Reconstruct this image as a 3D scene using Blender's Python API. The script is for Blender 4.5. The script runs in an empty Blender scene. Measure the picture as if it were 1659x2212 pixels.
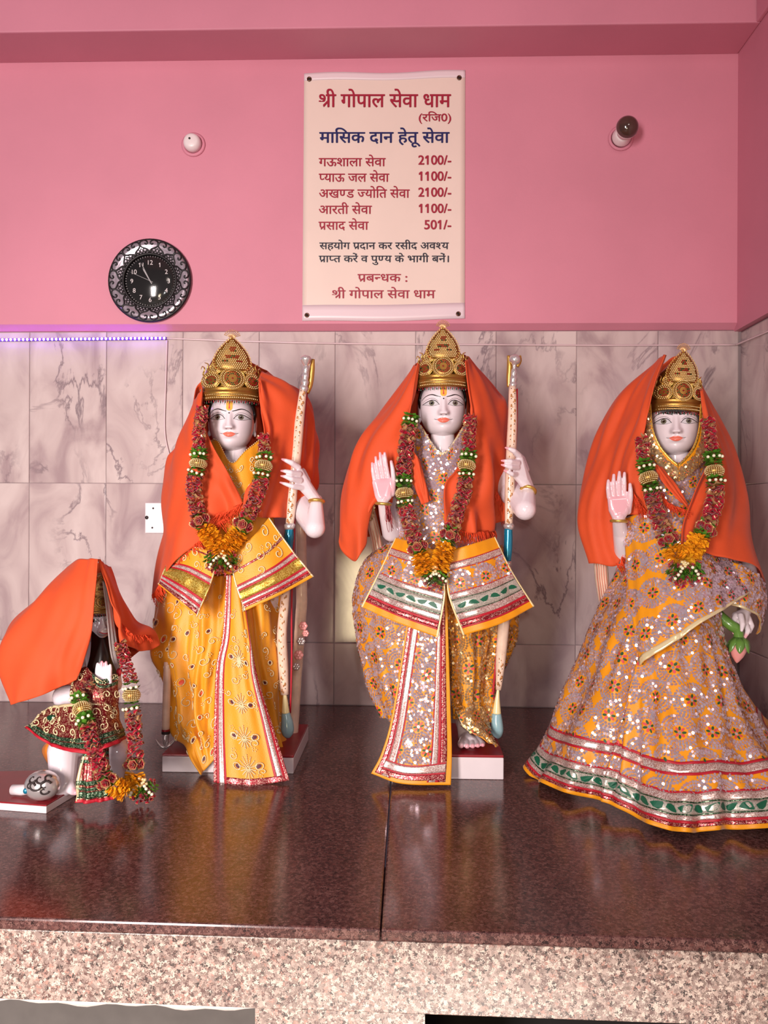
import bpy, bmesh, math, random
import numpy as np
from mathutils import Vector, Matrix
from mathutils.bvhtree import BVHTree

S = bpy.context.scene
COL = S.collection
PI = math.pi
rnd = random.Random(7)
npr = np.random.RandomState(7)

# ---------------------------------------------------------------- camera
FPX = 1790.0
YAW, ROLL = math.radians(1.75), math.radians(0.25)
CAM = np.array([0.0, -2.6, 0.609])
fw = np.array([-math.sin(YAW), math.cos(YAW), 0.0])
r0 = np.array([math.cos(YAW), math.sin(YAW), 0.0])
u0 = np.array([0.0, 0.0, 1.0])
rt = r0 * math.cos(ROLL) + u0 * math.sin(ROLL)
up = u0 * math.cos(ROLL) - r0 * math.sin(ROLL)
cam = bpy.data.cameras.new('camera')
cam.sensor_fit = 'VERTICAL'
cam.sensor_height = 36.0
cam.lens = 36.0 * FPX / 2212.0
cam.clip_start = 0.02
camo = bpy.data.objects.new('camera', cam)
COL.objects.link(camo)
camo.matrix_world = Matrix(((rt[0], up[0], -fw[0], CAM[0]), (rt[1], up[1], -fw[1], CAM[1]),
                            (rt[2], up[2], -fw[2], CAM[2]), (0, 0, 0, 1)))
S.camera = camo

# ---------------------------------------------------------------- light and exposure
S.view_settings.view_transform = 'Standard'
S.view_settings.look = 'None'
S.view_settings.gamma = 1.0
S.view_settings.exposure = 0.0
S.view_settings.use_curve_mapping = False
wd = bpy.data.worlds.new('world')
S.world = wd
wd.use_nodes = True
bg = wd.node_tree.nodes['Background']
bg.inputs[0].default_value = (0.76, 0.60, 0.86, 1)
bg.inputs[1].default_value = 0.085


def area(name, loc, target, sx, sy, power, col, spread=180):
    L = bpy.data.lights.new(name, 'AREA')
    L.shape = 'RECTANGLE'
    L.size, L.size_y = sx, sy
    L.energy = power
    L.color = col
    L.spread = math.radians(spread)
    o = bpy.data.objects.new(name, L)
    COL.objects.link(o)
    o.location = loc
    o.rotation_euler = (Vector(target) - Vector(loc)).to_track_quat('-Z', 'Y').to_euler()
    return o


area('doorway_light', (-1.45, -4.6, 0.75), (-0.9, 0, 0.40), 0.6, 1.6, 56, (1.0, 0.89, 0.85), 86)
area('upper_window_light', (1.0, -4.2, 2.5), (0.5, -0.4, 0.7), 0.8, 0.5, 15, (1.0, 0.85, 0.76))  # added fill lamp, no window behind it; brightens the right statue
area('sunlit_floor_bounce', (-0.5, -2.0, -0.5), (-0.5, -1.35, -0.085), 3.4, 0.12, 0.80, (1.0, 0.86, 0.76), 15)
area('sunlit_step', (-0.36, -4.6, -0.15), (-0.1, 0, 0.3), 0.34, 0.75, 20, (1.0, 0.80, 0.48))
area('phone_flash', (0.03, -2.62, 0.69), (0.02, 0, 0.55), 0.045, 0.045, 5, (1.0, 0.97, 0.95))

# ---------------------------------------------------------------- helpers


def W(px, py, Y):
    d = fw + rt * ((px - 829.5) / FPX) - up * ((py - 1106.0) / FPX)
    t = (Y - CAM[1]) / d[1]
    return CAM + d * t


def WZ(px, py, z):
    d = fw + rt * ((px - 829.5) / FPX) - up * ((py - 1106.0) / FPX)
    t = (z - CAM[2]) / d[2]
    return CAM + d * t


def WX(px, py, X):
    d = fw + rt * ((px - 829.5) / FPX) - up * ((py - 1106.0) / FPX)
    t = (X - CAM[0]) / d[0]
    return CAM + d * t


def lin(h):
    h = h.lstrip('#')
    c = [int(h[i:i + 2], 16) / 255 for i in (0, 2, 4)]
    return tuple(((x / 12.92) if x <= 0.04045 else ((x + 0.055) / 1.055) ** 2.4) for x in c) + (1.0,)


class NT:
    def __init__(s, name):
        s.m = bpy.data.materials.new(name)
        s.m.use_nodes = True
        s.n = s.m.node_tree.nodes
        s.l = s.m.node_tree.links
        s.b = s.n['Principled BSDF']

    def new(s, t, **kw):
        nd = s.n.new(t)
        for k, v in kw.items():
            setattr(nd, k, v)
        return nd

    def link(s, a, b):
        s.l.new(a, b)

    def setp(s, **kw):
        for k, v in kw.items():
            s.b.inputs[k.replace('_', ' ')].default_value = v


def mat(name, col, rough=.5, metal=0., var=0., vscale=25., bump=0., bscale=250., coat=0., sheen=0., spec=None,
        stretch=None, paint=None, sss=0.):
    t = NT(name)
    c = lin(col)
    t.setp(Roughness=rough, Metallic=metal)
    t.b.inputs['Base Color'].default_value = c
    if coat:
        t.setp(Coat_Weight=coat, Coat_Roughness=0.06)
    if sheen:
        t.setp(Sheen_Weight=sheen, Sheen_Roughness=0.4)
    if spec is not None:
        t.setp(Specular_IOR_Level=spec)
    co = None
    if var or bump:
        co = t.new('ShaderNodeTexCoord').outputs['Object']
        if stretch:
            mp = t.new('ShaderNodeMapping')
            mp.inputs['Scale'].default_value = stretch
            t.link(co, mp.inputs['Vector'])
            co = mp.outputs['Vector']
    src = None
    if var:
        nz = t.new('ShaderNodeTexNoise')
        nz.inputs['Scale'].default_value = vscale
        nz.inputs['Detail'].default_value = 5
        t.link(co, nz.inputs['Vector'])
        rp = t.new('ShaderNodeValToRGB')
        rp.color_ramp.elements[0].position = .3
        rp.color_ramp.elements[1].position = .7
        rp.color_ramp.elements[0].color = tuple(max(0, x * (1 - var)) for x in c[:3]) + (1,)
        rp.color_ramp.elements[1].color = tuple(min(1, x * (1 + var)) for x in c[:3]) + (1,)
        t.link(nz.outputs['Fac'], rp.inputs['Fac'])
        src = rp.outputs['Color']
    if paint:
        at = t.new('ShaderNodeAttribute', attribute_name='paint')
        mx = t.new('ShaderNodeMix', data_type='RGBA')
        t.link(at.outputs['Fac'], mx.inputs['Factor'])
        if src:
            t.link(src, mx.inputs['A'])
        else:
            mx.inputs['A'].default_value = c
        mx.inputs['B'].default_value = lin(paint)
        src = mx.outputs['Result']
    if src:
        t.link(src, t.b.inputs['Base Color'])
    if bump:
        nb = t.new('ShaderNodeTexNoise')
        nb.inputs['Scale'].default_value = bscale
        nb.inputs['Detail'].default_value = 3
        t.link(co, nb.inputs['Vector'])
        bp = t.new('ShaderNodeBump')
        bp.inputs['Strength'].default_value = bump
        bp.inputs['Distance'].default_value = 0.002
        t.link(nb.outputs['Fac'], bp.inputs['Height'])
        t.link(bp.outputs['Normal'], t.b.inputs['Normal'])
    return t.m


def glitter(name, col, col2, scale=900., rough=.25, metal=.9, bump=.6, dark=0.35):
    """lurex / zari weave: small metallic facets in two tints"""
    t = NT(name)
    co = t.new('ShaderNodeTexCoord').outputs['Object']
    v = t.new('ShaderNodeTexVoronoi')
    v.inputs['Scale'].default_value = scale
    t.link(co, v.inputs['Vector'])
    sep = t.new('ShaderNodeSeparateColor')
    t.link(v.outputs['Color'], sep.inputs['Color'])
    rp = t.new('ShaderNodeValToRGB')
    a, b = lin(col), lin(col2)
    e = rp.color_ramp.elements
    e[0].color = a
    e[0].position = dark
    e[1].color = b
    e[1].position = min(.98, dark + .25)
    t.link(sep.outputs['Red'], rp.inputs['Fac'])
    t.link(rp.outputs['Color'], t.b.inputs['Base Color'])
    bp = t.new('ShaderNodeBump')
    bp.inputs['Strength'].default_value = bump
    bp.inputs['Distance'].default_value = 0.0015
    t.link(sep.outputs['Green'], bp.inputs['Height'])
    t.link(bp.outputs['Normal'], t.b.inputs['Normal'])
    t.setp(Roughness=rough, Metallic=metal)
    return t.m


def marble_tile():
    t = NT('marble_tile')
    g = t.new('ShaderNodeNewGeometry').outputs['Position']
    oi = t.new('ShaderNodeObjectInfo')
    ad = t.new('ShaderNodeVectorMath', operation='MULTIPLY_ADD')
    cx = t.new('ShaderNodeCombineXYZ')
    for k in ('X', 'Y', 'Z'):
        t.link(oi.outputs['Random'], cx.inputs[k])
    t.link(cx.outputs[0], ad.inputs[0])
    ad.inputs[1].default_value = (3.1, 1.7, 2.3)
    t.link(g, ad.inputs[2])
    rot = t.new('ShaderNodeMapping')
    rot.inputs['Rotation'].default_value = (0, .75, 0)
    rot.inputs['Scale'].default_value = (1, 1, .55)
    t.link(ad.outputs[0], rot.inputs['Vector'])
    n1 = t.new('ShaderNodeTexNoise')
    n1.inputs['Scale'].default_value = 7
    n1.inputs['Detail'].default_value = 6
    n1.inputs['Distortion'].default_value = 1.2
    t.link(rot.outputs[0], n1.inputs['Vector'])
    r1 = t.new('ShaderNodeValToRGB')
    e = r1.color_ramp.elements
    e[0].position, e[0].color = .30, lin('a58f92')
    e[1].position, e[1].color = .66, lin('d0bfbd')
    e2 = e.new(.48)
    e2.color = lin('c2afae')
    t.link(n1.outputs['Fac'], r1.inputs['Fac'])
    n2 = t.new('ShaderNodeTexNoise')
    n2.inputs['Scale'].default_value = 4.2
    n2.inputs['Detail'].default_value = 7
    n2.inputs['Roughness'].default_value = .6
    n2.inputs['Distortion'].default_value = .9
    t.link(rot.outputs[0], n2.inputs['Vector'])
    r2 = t.new('ShaderNodeValToRGB')
    e = r2.color_ramp.elements
    e[0].position, e[0].color = .485, (0, 0, 0, 1)
    e[1].position, e[1].color = .525, (0, 0, 0, 1)
    v = e.new(.503)
    v.color = (.85, .85, .85, 1)
    t.link(n2.outputs['Fac'], r2.inputs['Fac'])
    n3 = t.new('ShaderNodeTexNoise')
    n3.inputs['Scale'].default_value = 5
    t.link(rot.outputs[0], n3.inputs['Vector'])
    r3 = t.new('ShaderNodeValToRGB')
    r3.color_ramp.elements[0].position = .45
    r3.color_ramp.elements[1].position = .62
    t.link(n3.outputs['Fac'], r3.inputs['Fac'])
    ml = t.new('ShaderNodeMath', operation='MULTIPLY')
    t.link(r2.outputs['Color'], ml.inputs[0])
    t.link(r3.outputs['Color'], ml.inputs[1])
    mx = t.new('ShaderNodeMix', data_type='RGBA')
    t.link(ml.outputs[0], mx.inputs['Factor'])
    t.link(r1.outputs['Color'], mx.inputs['A'])
    mx.inputs['B'].default_value = lin('75646c')
    t.link(mx.outputs['Result'], t.b.inputs['Base Color'])
    t.setp(Roughness=.10, Specular_IOR_Level=.5)
    return t.m


def granite(name, cols, rough, scale=260.):
    t = NT(name)
    g = t.new('ShaderNodeNewGeometry').outputs['Position']
    nz = t.new('ShaderNodeTexNoise')
    nz.inputs['Scale'].default_value = scale * 1.6
    t.link(g, nz.inputs['Vector'])
    mxv = t.new('ShaderNodeMix', data_type='VECTOR')
    mxv.inputs['Factor'].default_value = .012
    t.link(g, mxv.inputs['A'])
    t.link(nz.outputs['Color'], mxv.inputs['B'])
    v = t.new('ShaderNodeTexVoronoi')
    v.inputs['Scale'].default_value = scale
    t.link(mxv.outputs['Result'], v.inputs['Vector'])
    sep = t.new('ShaderNodeSeparateColor')
    t.link(v.outputs['Color'], sep.inputs['Color'])
    rp = t.new('ShaderNodeValToRGB')
    rp.color_ramp.interpolation = 'CONSTANT'
    e = rp.color_ramp.elements
    n = len(cols)
    e[0].color = lin(cols[0][1])
    e[0].position = 0
    e[1].color = lin(cols[1][1])
    e[1].position = cols[1][0]
    for p, c in cols[2:]:
        q = e.new(p)
        q.color = lin(c)
    t.link(sep.outputs['Red'], rp.inputs['Fac'])
    n2 = t.new('ShaderNodeTexNoise')
    n2.inputs['Scale'].default_value = 9
    t.link(g, n2.inputs['Vector'])
    hs = t.new('ShaderNodeMix', data_type='RGBA', blend_type='MULTIPLY')
    hs.inputs['Factor'].default_value = .35
    t.link(rp.outputs['Color'], hs.inputs['A'])
    t.link(n2.outputs['Color'], hs.inputs['B'])
    bw = t.new('ShaderNodeRGBToBW')
    t.link(n2.outputs['Color'], bw.inputs[0])
    t.link(bw.outputs[0], hs.inputs['B'])
    t.link(hs.outputs['Result'], t.b.inputs['Base Color'])
    t.setp(Roughness=rough)
    return t.m


def emis(name, col, strength):
    t = NT(name)
    t.b.inputs['Base Color'].default_value = lin(col)
    t.b.inputs['Emission Color'].default_value = lin(col)
    t.b.inputs['Emission Strength'].default_value = strength
    return t.m


def tagp(o, label, cat, group=None, kind=None):
    if label:
        o['label'] = label
    if cat:
        o['category'] = cat
    if group:
        o['group'] = group
    if kind:
        o['kind'] = kind
    return o


def thing(name, loc, label, cat, group=None):
    o = bpy.data.objects.new(name, None)
    o.empty_display_size = .05
    o.location = tuple(loc)
    COL.objects.link(o)
    return tagp(o, label, cat, group)


def wloc(o):
    p = np.zeros(3)
    while o is not None:
        p += np.array(o.location)
        o = o.parent
    return p


def put(name, V, F, m, parent=None, smooth=True, mi=None, uv=None, solid=0., kind=None, label=None, paint=None, bev=0.):
    """link one mesh object; V in world coordinates"""
    V = np.asarray(V, float).reshape(-1, 3)
    if parent is None:
        org = np.array([(V[:, 0].min() + V[:, 0].max()) / 2, (V[:, 1].min() + V[:, 1].max()) / 2, V[:, 2].min()])
        loc = org
    else:
        c = (V.min(0) + V.max(0)) / 2
        org = c
        loc = c - wloc(parent)
    me = bpy.data.meshes.new(name)
    me.from_pydata((V - org).tolist(), [], [list(map(int, f)) for f in F])
    ms = m if isinstance(m, (list, tuple)) else [m]
    for x in ms:
        me.materials.append(x)
    if mi is not None:
        me.polygons.foreach_set('material_index', np.asarray(mi, np.int32))
    if smooth:
        me.polygons.foreach_set('use_smooth', np.ones(len(me.polygons), bool))
    if paint is not None:
        a = me.attributes.new('paint', 'FLOAT', 'POINT')
        a.data.foreach_set('value', np.asarray(paint, np.float32))
    me.update()
    o = bpy.data.objects.new(name, me)
    COL.objects.link(o)
    o.location = tuple(loc)
    if parent is not None:
        o.parent = parent
    if solid:
        md = o.modifiers.new('thick', 'SOLIDIFY')
        md.thickness = solid
        md.offset = 0
    if bev:
        md = o.modifiers.new('edge', 'BEVEL')
        md.width = bev
        md.segments = 2
        md.limit_method = 'ANGLE'
    if kind:
        o['kind'] = kind
    if label:
        o['label'] = label
    return o


class MB:
    """collects faces for one mesh"""

    def __init__(s):
        s.V, s.F, s.I, s.n = [], [], [], 0

    def add(s, V, F, i=0):
        V = np.asarray(V, float).reshape(-1, 3)
        s.V.append(V)
        n = s.n
        s.F += [tuple(int(a) + n for a in f) for f in F]
        s.I += [i] * len(F)
        s.n += len(V)
        return s

    def put(s, name, m, parent=None, **k):
        return put(name, np.vstack(s.V), s.F, m, parent, mi=s.I, **k)


def box(a, b):
    x0, y0, z0 = a
    x1, y1, z1 = b
    V = [(x0, y0, z0), (x1, y0, z0), (x1, y1, z0), (x0, y1, z0), (x0, y0, z1), (x1, y0, z1), (x1, y1, z1), (x0, y1, z1)]
    return V, [(0, 3, 2, 1), (4, 5, 6, 7), (0, 1, 5, 4), (1, 2, 6, 5), (2, 3, 7, 6), (3, 0, 4, 7)]


def prism(poly, z0, z1):
    n = len(poly)
    V = [(x, y, z0) for x, y in poly] + [(x, y, z1) for x, y in poly]
    F = [tuple(range(n))[::-1], tuple(range(n, 2 * n))] + [(i, (i + 1) % n, n + (i + 1) % n, n + i) for i in range(n)]
    return V, F


def _ico(sub):
    bm = bmesh.new()
    bmesh.ops.create_icosphere(bm, subdivisions=sub, radius=1)
    bm.verts.ensure_lookup_table()
    V = np.array([v.co[:] for v in bm.verts])
    F = [tuple(v.index for v in f.verts) for f in bm.faces]
    bm.free()
    return V, F


ICO1, ICO2, ICO3 = _ico(1), _ico(2), _ico(3)


def ball(c, r, lv=ICO1):
    r = np.asarray(r, float)
    return lv[0] * r + np.asarray(c), lv[1]


def cr(P, n):
    """smooth curve through points, n samples evenly spaced along its length"""
    P = np.asarray(P, float)
    if len(P) == 2:
        t = np.linspace(0, 1, n)[:, None]
        return P[0] * (1 - t) + P[1] * t
    Q = np.vstack([2 * P[0] - P[1], P, 2 * P[-1] - P[-2]])
    out = []
    for i in range(1, len(Q) - 2):
        p0, p1, p2, p3 = Q[i - 1], Q[i], Q[i + 1], Q[i + 2]
        t = np.linspace(0, 1, 13)[:-1, None]
        out.append(.5 * (2 * p1 + (p2 - p0) * t + (2 * p0 - 5 * p1 + 4 * p2 - p3) * t * t + (3 * p1 - p0 - 3 * p2 + p3) * t ** 3))
    out = np.vstack(out + [P[-1:]])
    d = np.r_[0, np.cumsum(np.linalg.norm(np.diff(out[:, :3], axis=0), axis=1))]
    s = np.linspace(0, d[-1], n)
    return np.stack([np.interp(s, d, out[:, k]) for k in range(out.shape[1])], 1)


def pts(L):
    return np.array([W(*p) for p in L])


def loft(strips, nu, nv):
    A = [cr(pts(s), nv) for s in strips]
    G = np.zeros((nu, nv, 3))
    A = np.array(A)
    for j in range(nv):
        c = A[:, j, :]
        # parameter by index keeps strips where they were drawn
        k = len(c)
        Q = np.vstack([2 * c[0] - c[1], c, 2 * c[-1] - c[-2]])
        uu = np.linspace(0, k - 1, nu)
        i = np.minimum(uu.astype(int), k - 2)
        t = (uu - i)[:, None]
        p0, p1, p2, p3 = Q[i], Q[i + 1], Q[i + 2], Q[i + 3]
        G[:, j] = .5 * (2 * p1 + (p2 - p0) * t + (2 * p0 - 5 * p1 + 4 * p2 - p3) * t * t + (3 * p1 - p0 - 3 * p2 + p3) * t ** 3)
    return G


def normals(G):
    a = np.gradient(G, axis=0)
    b = np.gradient(G, axis=1)
    n = np.cross(a, b)
    return n / (np.linalg.norm(n, axis=2, keepdims=True) + 1e-12)


def facing(G):
    n = normals(G)
    s = np.sign(((CAM - G) * n).sum(2).mean())
    return n * (s if s else 1)


def folds(G, amp, k, seed=0, warp=.6, edge=True, grow=0.4):
    """creases running down the strips"""
    r = np.random.RandomState(seed)
    nu, nv = G.shape[:2]
    u = np.linspace(0, 1, nu)[:, None]
    v = np.linspace(0, 1, nv)[None, :]
    h = np.zeros((nu, nv))
    for i in range(5):
        f = k * (0.6 + .35 * i) * (1 + .2 * r.randn())
        h += (1 / (1 + .5 * i)) * np.sin(2 * PI * (f * (u + .05 * warp * np.sin(2 * PI * (v * (0.7 + .5 * r.rand()) + r.rand()))) + r.rand()) + warp * 2.2 * v * r.randn())
    h += .35 * np.sin(2 * PI * (2.3 * v + 1.7 * u + r.rand())) * np.sin(2 * PI * (k * .5 * u + r.rand()))
    e = grow + (1 - grow) * v
    return G + facing(G) * (amp * h * e)[:, :, None]


def gridF(nu, nv):
    i = np.arange(nu - 1)[:, None] * nv + np.arange(nv - 1)[None, :]
    i = i.ravel()
    return np.stack([i, i + nv, i + nv + 1, i + 1], 1)


def cloth(name, G, m, parent, solid=.0016, **k):
    nu, nv = G.shape[:2]
    return put(name, G.reshape(-1, 3), gridF(nu, nv), m, parent, solid=solid, **k)


def even(G):
    """same sheet, rows resampled to even steps so that patterns on it stay round"""
    nu, nv = G.shape[:2]
    H = np.zeros_like(G)
    for j in range(nv):
        d = np.r_[0, np.cumsum(np.linalg.norm(np.diff(G[:, j], axis=0), axis=1))]
        s = np.linspace(0, d[-1], nu)
        for k in range(3):
            H[:, j, k] = np.interp(s, d, G[:, j, k])
    return H


class Surf:
    """bilinear look-up on a grid, with normals towards the viewer's side"""

    def __init__(s, G):
        s.G, s.N = G, facing(G)
        s.nu, s.nv = G.shape[:2]
        s.Lu = np.linalg.norm(np.diff(G, axis=0), axis=2).sum(0)
        s.Lv = np.linalg.norm(np.diff(G, axis=1), axis=2).sum(1)

    def at(s, u, v, off=0.):
        u = np.clip(np.asarray(u, float), 0, 1) * (s.nu - 1)
        v = np.clip(np.asarray(v, float), 0, 1) * (s.nv - 1)
        i = np.minimum(u.astype(int), s.nu - 2)
        j = np.minimum(v.astype(int), s.nv - 2)
        a, b = (u - i)[..., None], (v - j)[..., None]

        def L(A):
            return (A[i, j] * (1 - a) + A[i + 1, j] * a) * (1 - b) + (A[i, j + 1] * (1 - a) + A[i + 1, j + 1] * a) * b
        n = L(s.N)
        n = n / (np.linalg.norm(n, axis=-1, keepdims=True) + 1e-9)
        return L(s.G) + n * off, n


def band(name, sf, u0, u1, v0, v1, m, parent, off=.0018, nu=60, nv=6, **k):
    """a woven trim sewn on the cloth between two parameters"""
    uu = np.linspace(u0, u1, nu)[:, None] * np.ones((1, nv))
    vv = np.linspace(v0, v1, nv)[None, :] * np.ones((nu, 1))
    P, _ = sf.at(uu, vv, off)
    return put(name, P.reshape(-1, 3), gridF(nu, nv), m, parent, solid=.001, **k)


def path_beads(mb, sf, u0, v0, u1, v1, step, r, i=0, off=.003):
    n = 200
    t = np.linspace(0, 1, n)
    P, N = sf.at(u0 + (u1 - u0) * t, v0 + (v1 - v0) * t, off)
    d = np.r_[0, np.cumsum(np.linalg.norm(np.diff(P, axis=0), axis=1))]
    for s in np.arange(step / 2, d[-1], step):
        c = [np.interp(s, d, P[:, k]) for k in range(3)]
        mb.add(*ball(c, r), i)


def disc(c, n, r, k=6, tilt=.2):
    n = np.array(n) + npr.randn(3) * tilt
    n /= np.linalg.norm(n)
    a = np.cross(n, (0.3, .2, 1))
    a /= np.linalg.norm(a)
    b = np.cross(n, a)
    ang = np.arange(k) * 2 * PI / k
    return np.array(c) + r * (np.cos(ang)[:, None] * a + np.sin(ang)[:, None] * b), [tuple(range(k))]


def medallions(sf, parent, mats, pitch=.078, R=.0370, sr=.0034, urange=(0, 1), vrange=(0, 1), seed=1, name='sequins'):
    """mirror-work roundels: rings of tilted sequins about a small flower; real discs on the cloth"""
    mb = MB()
    fl = MB()
    Lu, Lv = sf.Lu.max(), sf.Lv.mean()
    nrow = int(Lv / (pitch * .87)) + 1
    rr = random.Random(seed)
    for a in range(nrow + 1):
        v = (a + .45) * pitch * .87 / Lv
        j = int(np.clip(v, 0, 1) * (sf.nv - 1))
        lu = sf.Lu[j]
        nc = int(lu / pitch) + 2
        for b in range(-1, nc + 1):
            u = ((b + (.5 if a % 2 else 0)) * pitch) / lu
            if not (urange[0] - R / lu < u < urange[1] + R / lu and vrange[0] - R / Lv < v < vrange[1] + R / Lv):
                continue
            lv = sf.Lv[int(np.clip(u, 0, 1) * (sf.nu - 1))]
            ph = rr.random() * PI
            for rad, cnt in ((.40, 0), (.50, 0), (.66, 0), (.82, 0), (.98, 0)):
                if rad == .40:
                    continue
                r_ = R * rad
                n = int(2 * PI * r_ / (sr * 1.85))
                th = np.arange(n) * 2 * PI / n + ph + rad * 3
                uu = u + r_ * np.cos(th) / lu
                vv = v + r_ * np.sin(th) / lv
                ok = (uu > urange[0]) & (uu < urange[1]) & (vv > vrange[0]) & (vv < vrange[1])
                if not ok.any():
                    continue
                P, N = sf.at(uu[ok], vv[ok], .0022)
                for c, nn in zip(P, N):
                    mb.add(*disc(c, nn, sr * rr.uniform(.86, 1.02), 7, .26), 0)
            for q in range(8):
                th = q * PI / 4 + ph
                cu, cv = u + R * .24 * math.cos(th) / lu, v + R * .24 * math.sin(th) / lv
                if not (urange[0] < cu < urange[1] and vrange[0] < cv < vrange[1]):
                    continue
                ring = []
                for s in range(7):
                    w = s * 2 * PI / 7
                    a1, b1 = R * .125 * math.cos(w), R * .075 * math.sin(w)
                    ring.append((cu + (a1 * math.cos(th) - b1 * math.sin(th)) / lu, cv + (a1 * math.sin(th) + b1 * math.cos(th)) / lv))
                ring = np.array(ring)
                P, N = sf.at(ring[:, 0], ring[:, 1], .003)
                fl.add(P, [tuple(range(7))], q % 2)
            if urange[0] < u < urange[1] and vrange[0] < v < vrange[1]:
                P, N = sf.at(np.array([u]), np.array([v]), .003)
                mb.add(*disc(P[0], N[0], sr, 6, .1), 0)
    if mb.n:
        mb.put(name, mats[0], parent, smooth=False, kind='stuff')
    if fl.n:
        fl.put('flower_petals', mats[1:], parent, smooth=False, kind='stuff')


def tube(P, R, n=10, cap=True):
    P = np.asarray(P, float)
    R = np.ones(len(P)) * R if np.isscalar(R) else np.asarray(R, float)
    T = np.gradient(P, axis=0)
    T /= np.linalg.norm(T, axis=1, keepdims=True) + 1e-12
    a = np.cross(T[0], (0.1, 1, .05))
    if np.linalg.norm(a) < .1:
        a = np.cross(T[0], (1, 0, 0))
    V = []
    for i in range(len(P)):
        a = a - T[i] * a.dot(T[i])
        a /= np.linalg.norm(a) + 1e-12
        b = np.cross(T[i], a)
        th = np.arange(n) * 2 * PI / n
        V.append(P[i] + R[i] * (np.cos(th)[:, None] * a + np.sin(th)[:, None] * b))
    k = len(P)
    F = []
    for i in range(k - 1):
        for j in range(n):
            F.append((i * n + j, i * n + (j + 1) % n, (i + 1) * n + (j + 1) % n, (i + 1) * n + j))
    if cap:
        F.append(tuple(range(n))[::-1])
        F.append(tuple((k - 1) * n + j for j in range(n)))
    return np.vstack(V), F


def lathe(prof, axis_o, axis_d, n=32):
    """profile (radius, along)"""
    d = np.array(axis_d, float)
    d /= np.linalg.norm(d)
    a = np.cross(d, (0, 1, .01) if abs(d[1]) < .9 else (0, 0, 1))
    a /= np.linalg.norm(a)
    b = np.cross(d, a)
    th = np.arange(n) * 2 * PI / n
    V = []
    for r, h in prof:
        V.append(np.array(axis_o) + d * h + r * (np.cos(th)[:, None] * a + np.sin(th)[:, None] * b))
    F = []
    k = len(prof)
    for i in range(k - 1):
        for j in range(n):
            F.append((i * n + j, i * n + (j + 1) % n, (i + 1) * n + (j + 1) % n, (i + 1) * n + j))
    F.append(tuple(range(n))[::-1])
    F.append(tuple((k - 1) * n + j for j in range(n)))
    return np.vstack(V), F


def hull(pts_r):
    """convex hull of balls [(point, radius)...]"""
    bm = bmesh.new()
    for p, r in pts_r:
        for v in (ICO3[0] if r > .016 else ICO2[0]):
            bm.verts.new(tuple(np.array(p) + v * r))
    res = bmesh.ops.convex_hull(bm, input=bm.verts)
    junk = [e for e in res['geom_interior'] if isinstance(e, bmesh.types.BMVert)]
    bmesh.ops.delete(bm, geom=junk, context='VERTS')
    bm.verts.ensure_lookup_table()
    bm.verts.index_update()
    V = np.array([v.co[:] for v in bm.verts])
    F = [tuple(v.index for v in f.verts) for f in bm.faces]
    bm.free()
    return V, F


def limb(mb, chain):
    """chain of (px, py, Y, radius in px) -> tapered links"""
    L = [(W(a, b, Y), r * (Y - CAM[1]) / FPX) for a, b, Y, r in chain]
    for p, q in zip(L[:-1], L[1:]):
        mb.add(*hull([p, q]))


def blob(mb, L):
    mb.add(*hull([(W(a, b, Y), r * (Y - CAM[1]) / FPX) for a, b, Y, r in L]))


def remesh(mb, voxel, smooth=4):
    """grow one continuous skin around the collected volumes"""
    me = bpy.data.meshes.new('tmp')
    me.from_pydata(np.vstack(mb.V).tolist(), [], mb.F)
    o = bpy.data.objects.new('tmp', me)
    COL.objects.link(o)
    md = o.modifiers.new('r', 'REMESH')
    md.mode = 'VOXEL'
    md.voxel_size = voxel
    if smooth:
        sm = o.modifiers.new('s', 'SMOOTH')
        sm.iterations = smooth
        sm.factor = .5
    bpy.context.view_layer.update()
    ev = o.evaluated_get(bpy.context.evaluated_depsgraph_get())
    m2 = ev.to_mesh()
    n = len(m2.vertices)
    V = np.zeros(n * 3)
    m2.vertices.foreach_get('co', V)
    F = [tuple(p.vertices) for p in m2.polygons]
    ev.to_mesh_clear()
    bpy.data.objects.remove(o)
    bpy.data.meshes.remove(me)
    return V.reshape(-1, 3), F


def strands(path, n, drop, spread, width, m, parent, name='fringe', seed=3, sag=.3):
    """loose threads hanging from a hem; path and drop in metres"""
    r = np.random.RandomState(seed)
    P = cr(np.array(path), n)
    mb = MB()
    for p in P:
        d = np.array(drop) * (0.65 + .6 * r.rand()) + r.randn(3) * spread
        q = [p, p + d * .35 + r.randn(3) * spread * .35, p + d * .7 + r.randn(3) * spread * .45, p + d]
        q = cr(q, 6)
        mb.add(*tube(q, np.linspace(width, width * .5, 6), 3, False))
    return mb.put(name, m, parent, kind='stuff')

# ---------------------------------------------------------------- materials
M = {}
M['pink'] = mat('pink_paint', 'd08498', rough=.62, var=.05, vscale=3, bump=.12, bscale=160)
M['beam'] = mat('pink_beam_paint', 'cf8499', rough=.65, var=.05, vscale=3, bump=.1, bscale=160)
M['tile'] = marble_tile()
M['grout'] = mat('grout', '8f7d80', rough=.8)
GR = [(0, '6a4f4a'), (.13, '9c877f'), (.34, 'bea69b'), (.55, '857068'), (.68, 'dccabd'), (.84, '403432'), (.93, 'b98b7e')]
M['granite'] = granite('granite_face', GR, .35)
GT = [(0, '4a3130'), (.16, '664441'), (.38, '7a5651'), (.58, '573b39'), (.76, '8a6660'), (.90, '302323'), (.95, '754a45')]
M['granite_top'] = granite('granite_polished', GT, .17)
M['mortar'] = mat('mortar', 'e3d3cf', rough=.9, bump=.6, bscale=120)
M['greyboard'] = mat('grey_board', '6c6764', rough=.7, var=.08)
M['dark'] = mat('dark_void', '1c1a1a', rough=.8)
M['floor'] = mat('floor_stone', 'a8968c', rough=.4, var=.1)
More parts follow.
